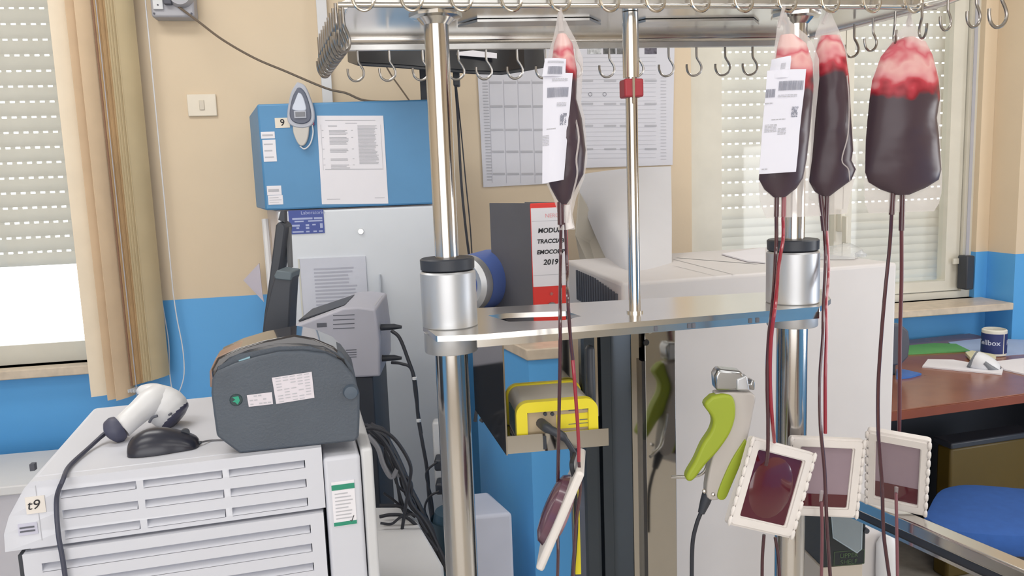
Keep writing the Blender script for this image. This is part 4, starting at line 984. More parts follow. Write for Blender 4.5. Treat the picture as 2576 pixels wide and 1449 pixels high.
# edge-on filter
fg = MB(); A, B = at(1463, 1148, Y1-.05), at(1362, 1408, Y1-.09)
g = Fq((A+B)/2, Vector((.06, 1, 0)), A-B); hh = (A-B).length/2
g2 = Fq((A+B)/2, Vector((.12, 1, 0)), A-B)
f1 = MB().box(g2, -.055, .055, -.0065, .0065, -hh, hh).obj('leukocyte_filter', FILTW, b1, bevel=.004)
n_ = 16
MB().loft([[g2.m(.042*s_*math.cos(a*2*math.pi/n_), .0065+d_, hh*.72*s_*math.sin(a*2*math.pi/n_)-hh*.08) for a in range(n_)] for s_, d_ in ((1, 0), (.92, .010), (.7, .016), (.3, .019))]).obj('filter_swell', mat('filter_purple', (104, 70, 86), .2, coat=.5), f1)
MB().loft([[g2.m(.042*s_*math.cos(a*2*math.pi/n_), -.0065-d_, hh*.5*s_*math.sin(a*2*math.pi/n_)-hh*.1) for a in range(n_)] for s_, d_ in ((1, 0), (.8, .006), (.3, .008))]).obj('filter_swell', mat('filter_pinkish', (176, 140, 150), .25), f1)
# --- bag 2, with label
Y2 = frontY(1972)-.03
b2 = bag('blood bag with a large white barcode label, in front of the right window',
    [(32, 1968, 1978), (50, 1956, 1984), (70, 1954, 2006), (90, 1952, 2030), (110, 1949, 2045), (150, 1943, 2060), (200, 1938, 2061), (300, 1926, 2051), (400, 1912, 2043), (450, 1908, 2036), (500, 1911, 2034), (525, 1918, 2062), (546, 1928, 2066)],
    [(88, 1963, 1998), (110, 1956, 2028), (160, 1948, 2044), (220, 1942, 2046), (300, 1932, 2040), (400, 1913, 2030), (450, 1909, 2020), (475, 1922, 2004), (496, 1945, 1976)], .026, Y2, 0, 11, 215)
o, P = label_on(b2, [(1941, 150, Y2-.024), (1990, 140, Y2-.03), (1988, 195, Y2-.031), (1934, 198, Y2-.026)], Y2)
label_print(o, P, [(.45, .7, .3, .6, 'txt')])
o, P = label_on(b2, [(1930, 178, Y2-.028), (2028, 174, Y2-.026), (2002, 432, Y2-.028), (1909, 438, Y2-.028)], Y2)
label_print(o, P, [(.3, .95, .11, .2, 'bar'), (-.0, .22, .18, .26, 'bar'), (.3, .8, .24, .27, 'txt'), (.0, .2, .31, .33, 'txt'), (.7, .88, .36, .46, 'sq'), (.2, .55, .47, .49, 'txt'), (.05, .35, .52, .6, 'txt'), (.38, .6, .56, .63, 'txt'), (.05, .2, .95, .97, 'txt')])
MB().tube(cat(pxl([(1972, 18, Y2+.01), (1966, 40, Y2), (1958, 70, Y2)]), 4), .003, 8).obj('hanging_loop', FILMP, b2)
for a in (1954, 1972): MB().tube(pxl([(a, 488, Y2), (a-1, 545, Y2)]), .0042, 12).obj('outlet_port', TUBED if a == 1954 else mat('port_red', (150, 90, 96), .3), b2)
tube_px('blood_tube', [(1953, 545, Y2), (1953, 600, Y2), (1950, 660, Y2-.02), (1943, 770, Y2-.12), (1934, 850, Y2-.12), (1930, 950, Y2-.11), (1932, 1060, Y2-.1), (1931, 1140, Y2-.08), (1927, 1170, Y2-.07)], .0031, TUBED, b2)
tube_px('blood_tube', [(1970, 545, Y2), (1970, 600, Y2), (1960, 660, Y2-.03), (1951, 760, Y2-.125), (1940, 850, Y2-.125), (1937, 950, Y2-.11), (1942, 1050, Y2-.1), (1948, 1112, Y2-.06)], .003, TUBER, b2)
tube_px('blood_tube', [(1922, 1345, Y2-.05), (1918, 1400, Y2-.05), (1917, 1470, Y2-.05)], .0028, TUBED, b2)
tube_px('blood_tube', [(1950, 1352, Y2-.03), (1958, 1400, Y2-.03), (1962, 1470, Y2-.03)], .0028, TUBED, b2)
filt(b2, [(1882, 1100), (2040, 1132), (1992, 1358), (1830, 1312)], [Y2-.06, Y2-.03, Y2-.05, Y2-.08], full=True)
# --- bag 3
Y3 = frontY(2082)+.0
b3 = bag('dark full blood bag hanging directly behind the labelled bag, with a creased right edge',
    [(30, 2080, 2090), (50, 2064, 2098), (80, 2052, 2112), (110, 2046, 2124), (150, 2044, 2134), (230, 2046, 2139), (300, 2042, 2143), (380, 2038, 2150), (425, 2034, 2156), (470, 2033, 2146), (500, 2033, 2138), (540, 2034, 2130)],
    [(90, 2062, 2112), (130, 2050, 2126), (190, 2046, 2134), (300, 2044, 2140), (380, 2040, 2146), (405, 2038, 2142), (428, 2036, 2153), (455, 2035, 2142), (480, 2048, 2106), (493, 2064, 2088)], .028, Y3, 0, 21, 190)
MB().tube(cat(pxl([(2084, 18, Y3), (2080, 36, Y3), (2070, 60, Y3)]), 4), .003, 8).obj('hanging_loop', FILMP, b3)
MB().tube(cat(pxl([(2131, 190, Y3-.02), (2136, 260, Y3-.024), (2133, 340, Y3-.026), (2118, 402, Y3-.028), (2134, 425, Y3-.024), (2138, 455, Y3-.02)]), 5), .0011, 6).obj('weld_seam', FILMP, b3)
for a, b in ((2064, 2073), (2080, 2078)): MB().tube(pxl([(a, 488, Y3), (b, 580, Y3)]), .0045, 12).obj('outlet_port', TUBED, b3)
tube_px('blood_tube', [(2074, 580, Y3), (2077, 650, Y3), (2072, 760, Y3-.03), (2070, 850, Y3-.05), (2063, 950, Y3-.06), (2064, 1070, Y3-.08), (2074, 1180, Y3-.08), (2080, 1320, Y3-.08), (2090, 1470, Y3-.08)], .0031, TUBED, b3)
tube_px('blood_tube', [(2079, 580, Y3), (2084, 680, Y3), (2078, 760, Y3-.03), (2079, 850, Y3-.045), (2076, 950, Y3-.05), (2076, 1090, Y3-.05)], .003, TUBER, b3)
tube_px('blood_tube', [(2066, 1262, Y3-.05), (2068, 1340, Y3-.05), (2066, 1470, Y3-.05)], .0028, mat('blood_tube_mauve', (130, 84, 92), .3), b3)
filt(b3, [(1978, 1098), (2170, 1102), (2155, 1302), (1975, 1290)], [Y3-.02, Y3-.02, Y3-.02, Y3-.02], level=.22)
# --- bag 4
Y4 = frontY(2290)-.0
b4 = bag('rightmost blood bag, seen flat from the front with red foam on top',
    [(40, 2284, 2292), (62, 2276, 2300), (90, 2252, 2312), (130, 2222, 2340), (180, 2198, 2358), (250, 2189, 2367), (350, 2177, 2365), (450, 2174, 2370), (490, 2175, 2368), (515, 2178, 2362), (534, 2186, 2350)],
    [(94, 2272, 2298), (106, 2244, 2328), (140, 2216, 2345), (200, 2194, 2360), (250, 2187, 2364), (300, 2182, 2356), (350, 2178, 2362), (430, 2176, 2368), (455, 2184, 2362), (474, 2212, 2330), (490, 2252, 2288)], .03, Y4, 0, 34, 238)
MB().tube(cat(pxl([(2292, 22, Y4-.01), (2288, 40, Y4), (2286, 66, Y4)]), 4), [.002]*3+[.003]*3+[.004]*3, 8).obj('hanging_loop', FILMP, b4)
for a, b, c in ((2246, 2243, 540), (2270, 2268, 580)): MB().tube(pxl([(a, 484, Y4), (b, c, Y4)]), .0048, 12).obj('outlet_port', TUBED, b4)
tube_px('blood_tube', [(2243, 540, Y4), (2238, 620, Y4), (2226, 740, Y4-.02), (2216, 860, Y4-.04), (2209, 980, Y4-.06), (2210, 1100, Y4-.08), (2219, 1220, Y4-.08), (2222, 1330, Y4-.08), (2230, 1400, Y4-.08), (2240, 1470, Y4-.08)], .0031, TUBED, b4)
tube_px('blood_tube', [(2268, 580, Y4), (2268, 700, Y4), (2264, 850, Y4-.0), (2263, 1000, Y4-.0), (2262, 1100, Y4-.0)], .0033, mat('blood_tube_brown', (96, 50, 56), .3), b4)
tube_px('blood_tube', [(2254, 1240, Y4-.05), (2256, 1330, Y4-.05), (2258, 1470, Y4-.05)], .0028, mat('blood_tube_mauve', (130, 84, 92), .3), b4)
filt(b4, [(2162, 1074), (2318, 1102), (2354, 1298), (2198, 1264)], [Y4-.03, Y4-.085, Y4-.035, Y4+.02], level=.28)

# ------------------------------------------------------------------ hand sealer (green and grey gun) hung on a hook
def gun():
    Y = 1.30; root = thing('hand_sealer', at(1790, 1250, Y), 'green and grey handheld tube sealer hanging from a steel hook on the column', 'sealer')
    GR = mat('sealer_green', (152, 168, 44), .5); GY = mat('sealer_body_grey', (186, 180, 176), .35); CH = mat('sealer_metal', (170, 172, 174), .2, .9)
    def pr(pts, y0, y1, name, m, bev=.004, smo=True):
        P = [at(*p, Y) for p in pts]; L = cat([(p.x, p.z, 0) for p in P+[P[0]]], 4)[:-1] if smo else [(p.x, p.z) for p in P]
        L = [(v[0], v[1]) for v in L]; return MB().prism(WORLD, L, Y+y0, Y+y1).obj(name, m, root, bevel=bev, seg=3)
    pr([(1795, 985), (1840, 982), (1893, 988), (1890, 1030), (1878, 1090), (1862, 1140), (1830, 1200), (1808, 1248), (1775, 1245), (1778, 1190), (1795, 1120), (1815, 1060), (1800, 1010)], -.012, .014, 'body', GY, .006)
    pr([(1796, 978), (1793, 940), (1802, 924), (1860, 930), (1868, 945), (1870, 978)], -.014, .016, 'head', CH, .005, False)
    pr([(1846, 948), (1846, 976), (1880, 978), (1872, 938)], -.016, .0, 'head_clamp', ALU, .003, False)
    pr([(1870, 962), (1874, 976), (1894, 978), (1895, 955), (1886, 952), (1884, 962)], -.01, .01, 'electrode_jaw', CH, .002, False)
    pr([(1784, 990), (1766, 1012), (1786, 1045), (1782, 1075), (1760, 1110), (1742, 1150), (1722, 1185), (1724, 1200), (1740, 1196), (1768, 1160), (1800, 1125), (1830, 1080), (1843, 1035), (1838, 995), (1815, 985)], -.020, .004, 'trigger_grip', GR, .005)
    pr([(1868, 1098), (1873, 1110), (1860, 1150), (1835, 1210), (1818, 1246), (1800, 1244), (1806, 1215), (1835, 1150)], -.016, .010, 'grip_pad', GR, .004)
    MB().tube(pxl([(1782, 1238, Y), (1774, 1262, Y), (1764, 1290, Y)]), [.010, .009, .006], 12).obj('strain_relief', BLK, root)
    for p in ((1772, 1236), (1794, 1244)):
        q = at(*p, Y-.014); MB().lathe(Fr(q), 0, 0, [(.0005, -.003), (.003, -.002), (.0035, .003)], 12, 'y').obj('screw', CHROME, root)
    MB().tube(cat(pxl([(1764, 1288, Y), (1752, 1320, Y), (1742, 1370, Y), (1740, 1470, Y)]), 6), .0036, 8).obj('cable', CAB, root)
    o = MB().tube(cat(pxl([(1690, 1200, Y+.05), (1745, 1198, Y+.03), (1772, 1185, Y+.016), (1782, 1150, Y+.016), (1786, 1120, Y+.016)]), 6), .0032, 10).obj('support_hook', STEEL)
    tag(o, 'bent steel hook on the column carrying the green hand sealer', 'hook')
gun()

# ------------------------------------------------------------------ left white machine with louvres
ZM = 1.15
MA, MBp = on_z(75, 1213, ZM), on_z(800, 1126, ZM); dm = MBp-MA
M = Fr((MA.x, MA.y, 0), math.atan2(dm.y, dm.x)); ML = dm.length
def machine():
    root = thing('white_louvred_machine', M.m(ML/2, .2, 0), 'white plastic laboratory machine with louvred front, in the left foreground', 'machine')
    PM = mat('machine_white', (206, 208, 217), .45, var=.012)
    bl = M.pz(222, 1028, ZM); D = bl[1]
    xl = M.px(8, 1330)[0]; zs = M.px(400, 1335)[1]
    # top housing: body set back so louvres can be recessed
    zlow = zs
    def P(x, z): return (x, z)
    xr = ML+.005
    # side silhouette: bulging left edge
    prof = [(xr, ZM), (.0, ZM), (M.px(60, 1225)[0], ZM-.008), (M.px(22, 1300)[0], M.px(22, 1300)[1]), (xl, M.px(6, 1345)[1]), (M.px(12, 1380)[0], zs), (xr, zs)]
    slots = []
    def rect(a, b, c, d):  # TL, BL, TR, BR pixels
        p = [M.px(*q) for q in (a, b, c, d)]; return (p[0][0]+p[1][0])/2, (p[2][0]+p[3][0])/2, (p[1][1]+p[3][1])/2, (p[0][1]+p[2][1])/2
    R = [rect((151, 1227), (152, 1246), (341, 1208), (342, 1229)), rect((156, 1276), (157, 1296), (347, 1257), (348, 1279)), rect((161, 1325), (162, 1346), (353, 1307), (355, 1329)),
         rect((359, 1210), (360, 1228), (558, 1184), (559, 1205)), rect((365, 1257), (366, 1279), (564, 1233), (565, 1254)), rect((371, 1305), (372, 1328), (569, 1283), (570, 1303)),
         rect((576, 1183), (577, 1203), (767, 1161), (768, 1183)), rect((580, 1232), (581, 1254), (771, 1210), (772, 1231)), rect((584, 1281), (585, 1303), (775, 1257), (776, 1279))]
    # nine slots made regular
    xs = [(sum(R[i*3+k][0] for k in range(3))/3, sum(R[i*3+k][1] for k in range(3))/3) for i in range(3)]
    zsl = [(sum(R[i*3+k][2] for i in range(3))/3, sum(R[i*3+k][3] for i in range(3))/3) for k in range(3)]
    holes = [[(a, c), (b, c), (b, d), (a, d)] for a, b in xs for c, d in zsl]
    MB().holed(M, prof, holes, 0, .020).obj('front_panel', PM, root, bevel=.0015)
    MB().prism(M, prof, .0204, D).obj('top_housing', PM, root, bevel=.004)
    MB().prism(M, [(min(max(a, .004), xr-.003), b-.004 if b > zs+.01 else b+.003) for a, b in prof], .0190, .0208).obj('inner_wall', mat('recess_shade', (120, 122, 130), .6), root)  # darker than the housing, slot shade painted into this wall
    lv = MB()
    for a, b in xs:
        for c, d in zsl:
            MB().add([M.m(a, .0120, d-.0036), M.m(b-.0015, .0120, d-.0036), M.m(b-.0015, -.0008, c+.001), M.m(a, -.0008, c+.001), M.m(a, .0120, c), M.m(b-.0015, .0120, c)], [(0, 3, 2, 1), (0, 4, 3), (1, 2, 5), (3, 4, 5, 2)]).obj('louvre', PM, root)
    # lower section
    zl = .25
    MB().box(M, .02, ML-.0, .0105, D, zl, zs-.004).obj('lower_body', PM, root, bevel=.003)
    xr2 = ML+.001; x0 = M.px(60, 1400)[0]
    LR = []
    for k, (l, r) in enumerate((((103, 1404, 1424), (781, 1320, 1341)), ((108, 1452, 1472), (785, 1367, 1388)), ((112, 1500, 1520), (789, 1415, 1435)), ((116, 1548, 1568), (793, 1463, 1483)))):
        p = M.px(r[0], r[1], -.006); q = M.px(r[0], r[2], -.006); LR.append((M.px(l[0], l[1], -.006)[0], p[0], q[1], p[1]))
    MB().holed(M, [(x0, zl), (xr2, zl), (xr2, zs-.005), (x0, zs-.005)], [[(a, c), (b, c), (b, d), (a, d)] for a, b, c, d in LR], -.006, .010).obj('lower_front_panel', PM, root, bevel=.0015)
    for a, b, c, d in LR:
        MB().add([M.m(a, .0098, d-.0028), M.m(b-.0015, .0098, d-.0028), M.m(b-.0015, -.0065, c+.001), M.m(a, -.0065, c+.001), M.m(a, .0098, c), M.m(b-.0015, .0098, c)], [(0, 3, 2, 1), (0, 4, 3), (1, 2, 5), (3, 4, 5, 2)]).obj('louvre', PM, root)
    MB().box(M, x0-.006, x0, -.004, .03, zl, zs-.006).obj('door_gasket', BLK, root)
    # right column with the green striped label
    rx0, rx1 = ML+.006, M.px(912, 1250)[0]; zr = M.px(850, 1148)[1]
    MB().box(M, rx0, rx1, -.001, D*.8, zl, zr).obj('right_column', PM, root, bevel=.006, seg=3)
    rx2 = M.px(945, 1250)[0]
    MB().box(M, rx1+.002, rx2, .004, D*.8, zl, zr+.006).obj('side_cover', mat('side_cover_white', (206, 207, 210), .45), root, bevel=.005, seg=3)
    # labels
    def sticker(name, px0, py0, px1, py1, m, y=-.0012, base=-.0002):
        a = M.px(px0, py0, y); b = M.px(px1, py1, y); return MB().box(M, min(a[0], b[0]), max(a[0], b[0]), y, base, min(a[1], b[1]), max(a[1], b[1])).obj(name, m, root), (a[0], b[0], b[1], a[1])
    s_, (x0_, x1_, z0_, z1_) = sticker('inspection_label', 833, 1214, 898, 1318, PAPER, -.0022, -.0012)
    GN = mat('label_green', (40, 140, 112), .5)
    MB().box(M, x0_, x1_, -.0028, -.0021, z1_-.0135, z1_-.005).obj('green_band', GN, s_); MB().box(M, x0_, x1_, -.0028, -.0021, z0_+.001, z0_+.007).obj('green_band', GN, s_)
    rows(M, x0_+.004, x1_-.004, z0_+.010, z1_-.017, 8, y=-.0026, jitter=.4, fill=.3).obj('print', INK, s_)
    m_ = MB(); m_.tube([M.m(x1_-.010, -.003, z0_+.008), M.m(x1_-.008, -.003, z0_+.006), M.m(x1_-.004, -.003, z0_+.015)], .0006, 4).obj('tick_mark', INKB, s_)
    s_, (x0_, x1_, z0_, z1_) = sticker('handwritten_note', 62, 1252, 116, 1288, mat('cream_tape2', (226, 220, 214), .6), -.0012)
    MB().text('t9', .020, lambda u, v: M.m((x0_+x1_)/2-.003+u, -.0018, (z0_+z1_)/2+v), italic=.2).obj('handwriting', INKB, s_)
    s_, (x0_, x1_, z0_, z1_) = sticker('barcode_label', 44, 1320, 96, 1342, mat('label_lilac', (196, 196, 214), .6), -.0012)
    rows(M, x0_+.002, x1_-.002, z0_+.003, z1_-.003, 2, y=-.0018, jitter=.1).obj('print', INKD, s_)
    # thin seam lines on the top left
    MB().box(M, M.px(88, 1215)[0]-.0004, M.px(88, 1215)[0]+.0004, -.0006, .0, zs+.01, ZM-.006).obj('seam_line', INK, root)
machine()

def left_misc():
    # white thing at far left behind machine
    yb_ = 2.75; z = at(30, 1143, yb_).z; a = at(0, 1143, yb_); f = Fr((a.x, a.y-.36, 0), math.atan(.183))
    root = thing('white_bench', f.m(.2, .2, 0), 'low white bench top at the left edge, under the left window', 'bench')
    MB().box(f, -.5, .75, 0, .36, z-.03, z).obj('bench_top', WHT, root, bevel=.004)
    MB().box(f, -.5, .73, .02, .34, 0, z-.03).obj('bench_body', mat('bench_grey', (206, 204, 212), .5), root)
    q = f.px(86, 1172, .0); MB().box(f, q[0]-.006, q[0]+.008, -.02, .0, q[1]-.01, q[1]+.012).obj('latch', INKD, root)
    # black computer mouse
    c = on_z(412, 1130, ZM); yaw = M.yaw+.05; g = Fr((c.x, c.y, ZM), yaw)
    ms = thing('computer_mouse', c, 'glossy black computer mouse lying on the white machine', 'mouse')
    ring = []
    for (x, wd, h) in ((-.052, .006, .006), (-.049, .020, .016), (-.040, .027, .026), (-.022, .031, .034), (0, .031, .034), (.020, .028, .028), (.036, .026, .021), (.047, .022, .014), (.052, .012, .008)):
        ring.append([g.m(x, wd*math.cos(a), .001+h*max(0, math.sin(a))) for a in [math.pi*k/24 for k in range(25)]])
    nn = len(ring[0]); colr = [cat([q[k] for q in ring], 4) for k in range(nn)]
    MB().loft([[colr[k][i] for k in range(nn)] for i in range(len(colr[0]))]).obj('shell', mat('mouse_black', (40, 42, 54), .28), ms)
    MB().tube(pxl([(492, 1118, c.y+.01), (507, 1112, c.y+.012)]), [.004, .0022], 8).obj('cable_boot', BLK, ms)
    wh = g.m(.033, 0, .022); MB().lathe(Fr(wh, yaw), 0, 0, [(.001, -.003), (.007, -.003), (.007, .003), (.001, .003)], 14, 'y').obj('scroll_wheel', BLK, ms)
    MB().tube(cat([at(507, 1112, c.y+.012), on_z(530, 1108, ZM+.002), on_z(560, 1106, ZM+.002), on_z(600, 1104, ZM+.002)], 5), .0016, 6).obj('cable', mat('grey_cable', (120, 120, 124), .5), ms)
    # barcode scanner gun
    Y = on_z(400, 1085, ZM).y+.03; g0 = on_z(400, 1072, ZM)
    sc = thing('barcode_scanner', g0, 'white handheld barcode scanner gun lying on the white machine at the left', 'scanner')
    WS = mat('scanner_white', (218, 218, 220), .35)
    def bl(pts, name, m): 
        P = cat(pxl([(p[0], p[1], Y+(p[3] if len(p) > 3 else 0)) for p in pts]), 4); k = []
        for i in range(len(pts)-1): k += [pts[i][2]+(pts[i+1][2]-pts[i][2])*t/4 for t in range(4)]
        k.append(pts[-1][2]); s_ = Y/2000
        return MB().tube(P, [q*s_ for q in k], 20).obj(name, m, sc)
    bl([(304, 1078, 27, -.072), (325, 1058, 28, -.06), (352, 1034, 30, -.04), (380, 1010, 34, -.02), (402, 994, 32, 0)], 'handle', WS)
    bl([(346, 984, 6), (358, 984, 18), (376, 992, 33), (396, 1007, 46), (414, 1022, 52), (430, 1036, 50), (440, 1045, 44)], 'head', WS)
    bl([(438, 1043, 45), (443, 1047, 44), (448, 1051, 38), (452, 1054, 24)], 'lens_window', mat('scanner_lens', (62, 62, 84), .3))
    bl([(278, 1090, 14, -.078), (282, 1087, 31, -.078), (293, 1080, 34, -.076), (303, 1074, 30, -.072)], 'end_cap', mat('scanner_cap', (70, 72, 92), .5))
    MB().tube(cat(pxl([(376, 1062, Y-.055), (384, 1050, Y-.058), (396, 1046, Y-.058)]), 4), .0025, 6).obj('trigger', INKD, sc)
    p = at(428, 1042, Y-.036); MB().lathe(Fr(p), 0, 0, [(.0005, -.004), (.002, -.004), (.002, .004)], 10, 'y').obj('screw', INKD, sc)
    CBm = mat('scanner_cable', (66, 68, 84), .5)
    P = pxl([(280, 1082, Y-.075), (262, 1092, Y-.08)])+[on_z(222, 1128, ZM+.006), on_z(175, 1172, ZM+.004), on_z(158, 1208, ZM+.004), M.m(*(lambda q: (q[0], -.007, q[1]))(M.px(146, 1250))), M.m(*(lambda q: (q[0], -.012, q[1]))(M.px(152, 1330))), M.m(*(lambda q: (q[0], -.014, q[1]))(M.px(165, 1400))), M.m(*(lambda q: (q[0], -.014, q[1]))(M.px(176, 1480)))]
    MB().tube(cat(P, 6), [.0045]*4+[.0038]*4+[.0034]*(6*8+1-8), 8).obj('cable', CBm, sc)
left_misc()

# ------------------------------------------------------------------ label printer
def labelprinter():
    a, b = on_z(603, 1142, ZM), on_z(893, 1110, ZM); f = Fr((a.x, a.y, 0), math.atan2((b-a).y, (b-a).x))
    root = thing('label_printer', f.m(.1, .07, ZM), 'dark slate desktop label printer standing on the white machine', 'printer')
    px = lambda *p: f.px(*p)
    def sm(P, n=3): return [(v.x, v.y) for v in cat([(p[0], p[1], 0) for p in P], n)]
    out = [(603, 1142), (560, 1110), (545, 1098), (537, 1040), (531, 990), (533, 955), (545, 935), (590, 915), (650, 897), (700, 886), (760, 883), (820, 890), (860, 910), (890, 945), (905, 990), (905, 1050), (903, 1100), (893, 1111)]
    P = [px(*p) for p in out]
    MB().prism(f, P, 0, .014).obj('side_panel', SLATE, root, bevel=.004, seg=3)
    out2 = [(603, 1140), (562, 1108), (548, 1096), (540, 1040), (535, 990), (535, 955), (541, 925), (570, 898), (620, 878), (690, 862), (750, 860), (815, 868), (860, 890), (890, 930), (902, 985), (902, 1050), (900, 1098), (890, 1110)]
    P2 = [f.px(*p, 0.0) for p in out2]
    MB().prism(f, P2, .012, .085).obj('body', SLATE, root, bevel=.004, seg=3)
    # smoky hood, spans the middle
    hd = [(534, 975), (529, 935), (545, 905), (600, 880), (660, 862), (740, 846), (790, 855), (840, 876), (870, 905), (888, 940), (880, 960), (840, 900), (780, 880), (700, 880), (600, 900), (550, 930)]
    HM = mat('smoky_hood', (44, 40, 42), .12, coat=.8)
    MB().prism(f, [f.px(*p) for p in hd], .012, .10).obj('hood', HM, root, bevel=.003)
    q = [f.px(*p, .02) for p in ((528, 975), (527, 935), (543, 900), (600, 874), (665, 860), (665, 868), (600, 884), (550, 908), (540, 935), (540, 975))]
    MB().prism(f, q, .02, .075).obj('hood_reflection', mat('reflection_tan', (150, 122, 108), .25), root, bevel=.002)  # tan reflection on the hood, built as a thin coloured shell
    k = px(882, 985)
    MB().lathe(f, k[0], k[1], [(.001, -.010), (.010, -.009), (.012, -.001)], 20, 'y').obj('release_button', mat('slate_light', (78, 90, 104), .5), root)
    # stickers
    def st(c, m, rowsn, nm):
        Q = [f.px(*p) for p in c]; o = MB().add([f.m(x, y, z) for y in (-.0012, -.0003) for x, z in Q], [(0, 1, 2, 3), (7, 6, 5, 4), (0, 4, 5, 1), (1, 5, 6, 2), (2, 6, 7, 3), (3, 7, 4, 0)]).obj(nm, m, root)
        mb = MB()
        for i in range(rowsn):
            v0 = (i+.3)/rowsn; v1 = v0+.3/rowsn
            L = lambda u, v: f.m(*(lambda w_: (w_.x, -.0016, w_.y))((Vector(Q[3]).lerp(Vector(Q[2]), u)).lerp(Vector(Q[0]).lerp(Vector(Q[1]), u), v)))
            for j in range(5):
                u = .08+j*.18
                if random.random() < .8: mb.add([L(u, v1), L(u+.13, v1), L(u+.13, v0), L(u, v0)], [(0, 1, 2, 3)])
        mb.obj('print', INK, o)
    st([(695, 1016), (791, 1000), (784, 935), (684, 950)], mat('sticker_white', (218, 212, 220), .6), 9, 'care_sticker')
    st([(626, 1023), (687, 1016), (684, 986), (621, 994)], mat('sticker_white', (218, 212, 220), .6), 3, 'barcode_sticker')
    # green emblem
    k = px(594, 1006)
    MB().lathe(f, k[0], k[1], [(.0005, -.0012), (.0085, -.0012), (.0095, .0)], 20, 'y').obj('emblem_field', mat('emblem_dark', (34, 56, 60), .3), root)
    MB().prism(f, [(k[0]-.005, k[1]+.005), (k[0]+.004, k[1]+.006), (k[0]+.0055, k[1]-.001), (k[0]+.002, k[1]-.007), (k[0]-.0015, k[1]-.003), (k[0]-.0055, k[1]-.002), (k[0]-.001, k[1]+.001)], -.0022, -.001).obj('green_emblem', mat('emblem_green', (30, 150, 120), .3), root)
    MB().prism(f, [f.px(*p, .05) for p in ((545, 960), (545, 920), (600, 890), (620, 890), (620, 960))], .105, .106)
    q = [f.px(*p, .02) for p in ((602, 903), (630, 893), (631, 899), (604, 909))]
    MB().prism(f, q, .008, .02).obj('status_label', mat('aqua_label', (150, 190, 205), .4), root)
    MB().box(f, f.px(810, 1100)[0], f.px(898, 1100)[0], .01, .08, ZM-.004+.0045, ZM+.012).obj('rear_foot', BLK, root)
    # tall black twin-slab stand behind it
    st_ = thing('twin_slab_stand', at(700, 870, 1.45), 'tall black double-slab holder standing edge-on behind the label printer', 'stand')
    T1 = [(697, 566), (706, 556), (716, 562), (722, 570), (716, 620), (704, 700), (694, 790), (688, 865), (660, 868), (668, 790), (682, 690), (692, 610)]
    L = [at(*p, 1.5) for p in T1]; MB().prism(WORLD, [(p.x, p.z) for p in L], 1.49, 1.54).obj('tall_slab', BLK, st_, bevel=.003)
    T2 = [(700, 688), (742, 690), (740, 720), (736, 790), (733, 870), (664, 872), (672, 800), (690, 720)]
    L = [at(*p, 1.44) for p in T2]; MB().prism(WORLD, [(p.x, p.z) for p in L], 1.42, 1.47).obj('front_slab', BLK, st_, bevel=.003)
    L = [at(*p, 1.44) for p in ((699, 690), (706, 676), (743, 681), (741, 702), (702, 698))]; MB().prism(WORLD, [(p.x, p.z) for p in L], 1.415, 1.475).obj('slab_cap', mat('cap_grey', (92, 104, 112), .5), st_, bevel=.002)
    L = [at(*p, 1.5) for p in ((714, 570), (722, 572), (727, 676), (718, 680), (716, 620))]; MB().prism(WORLD, [(p.x, p.z) for p in L], 1.515, 1.53).obj('brace', mat('brace_grey', (110, 112, 116), .5), st_)
    L = [at(*p, 1.5) for p in ((700, 553), (706, 530), (715, 530), (716, 560))]; MB().prism(WORLD, [(p.x, p.z) for p in L], 1.5, 1.52).obj('top_pin', BLK, st_)
    p = at(690, 872, 1.45); MB().box(WORLD, p.x-.055, p.x+.05, 1.40, 1.56, ZM+.0, p.z+.01).obj('foot_block', BLK, st_, bevel=.006)
labelprinter()

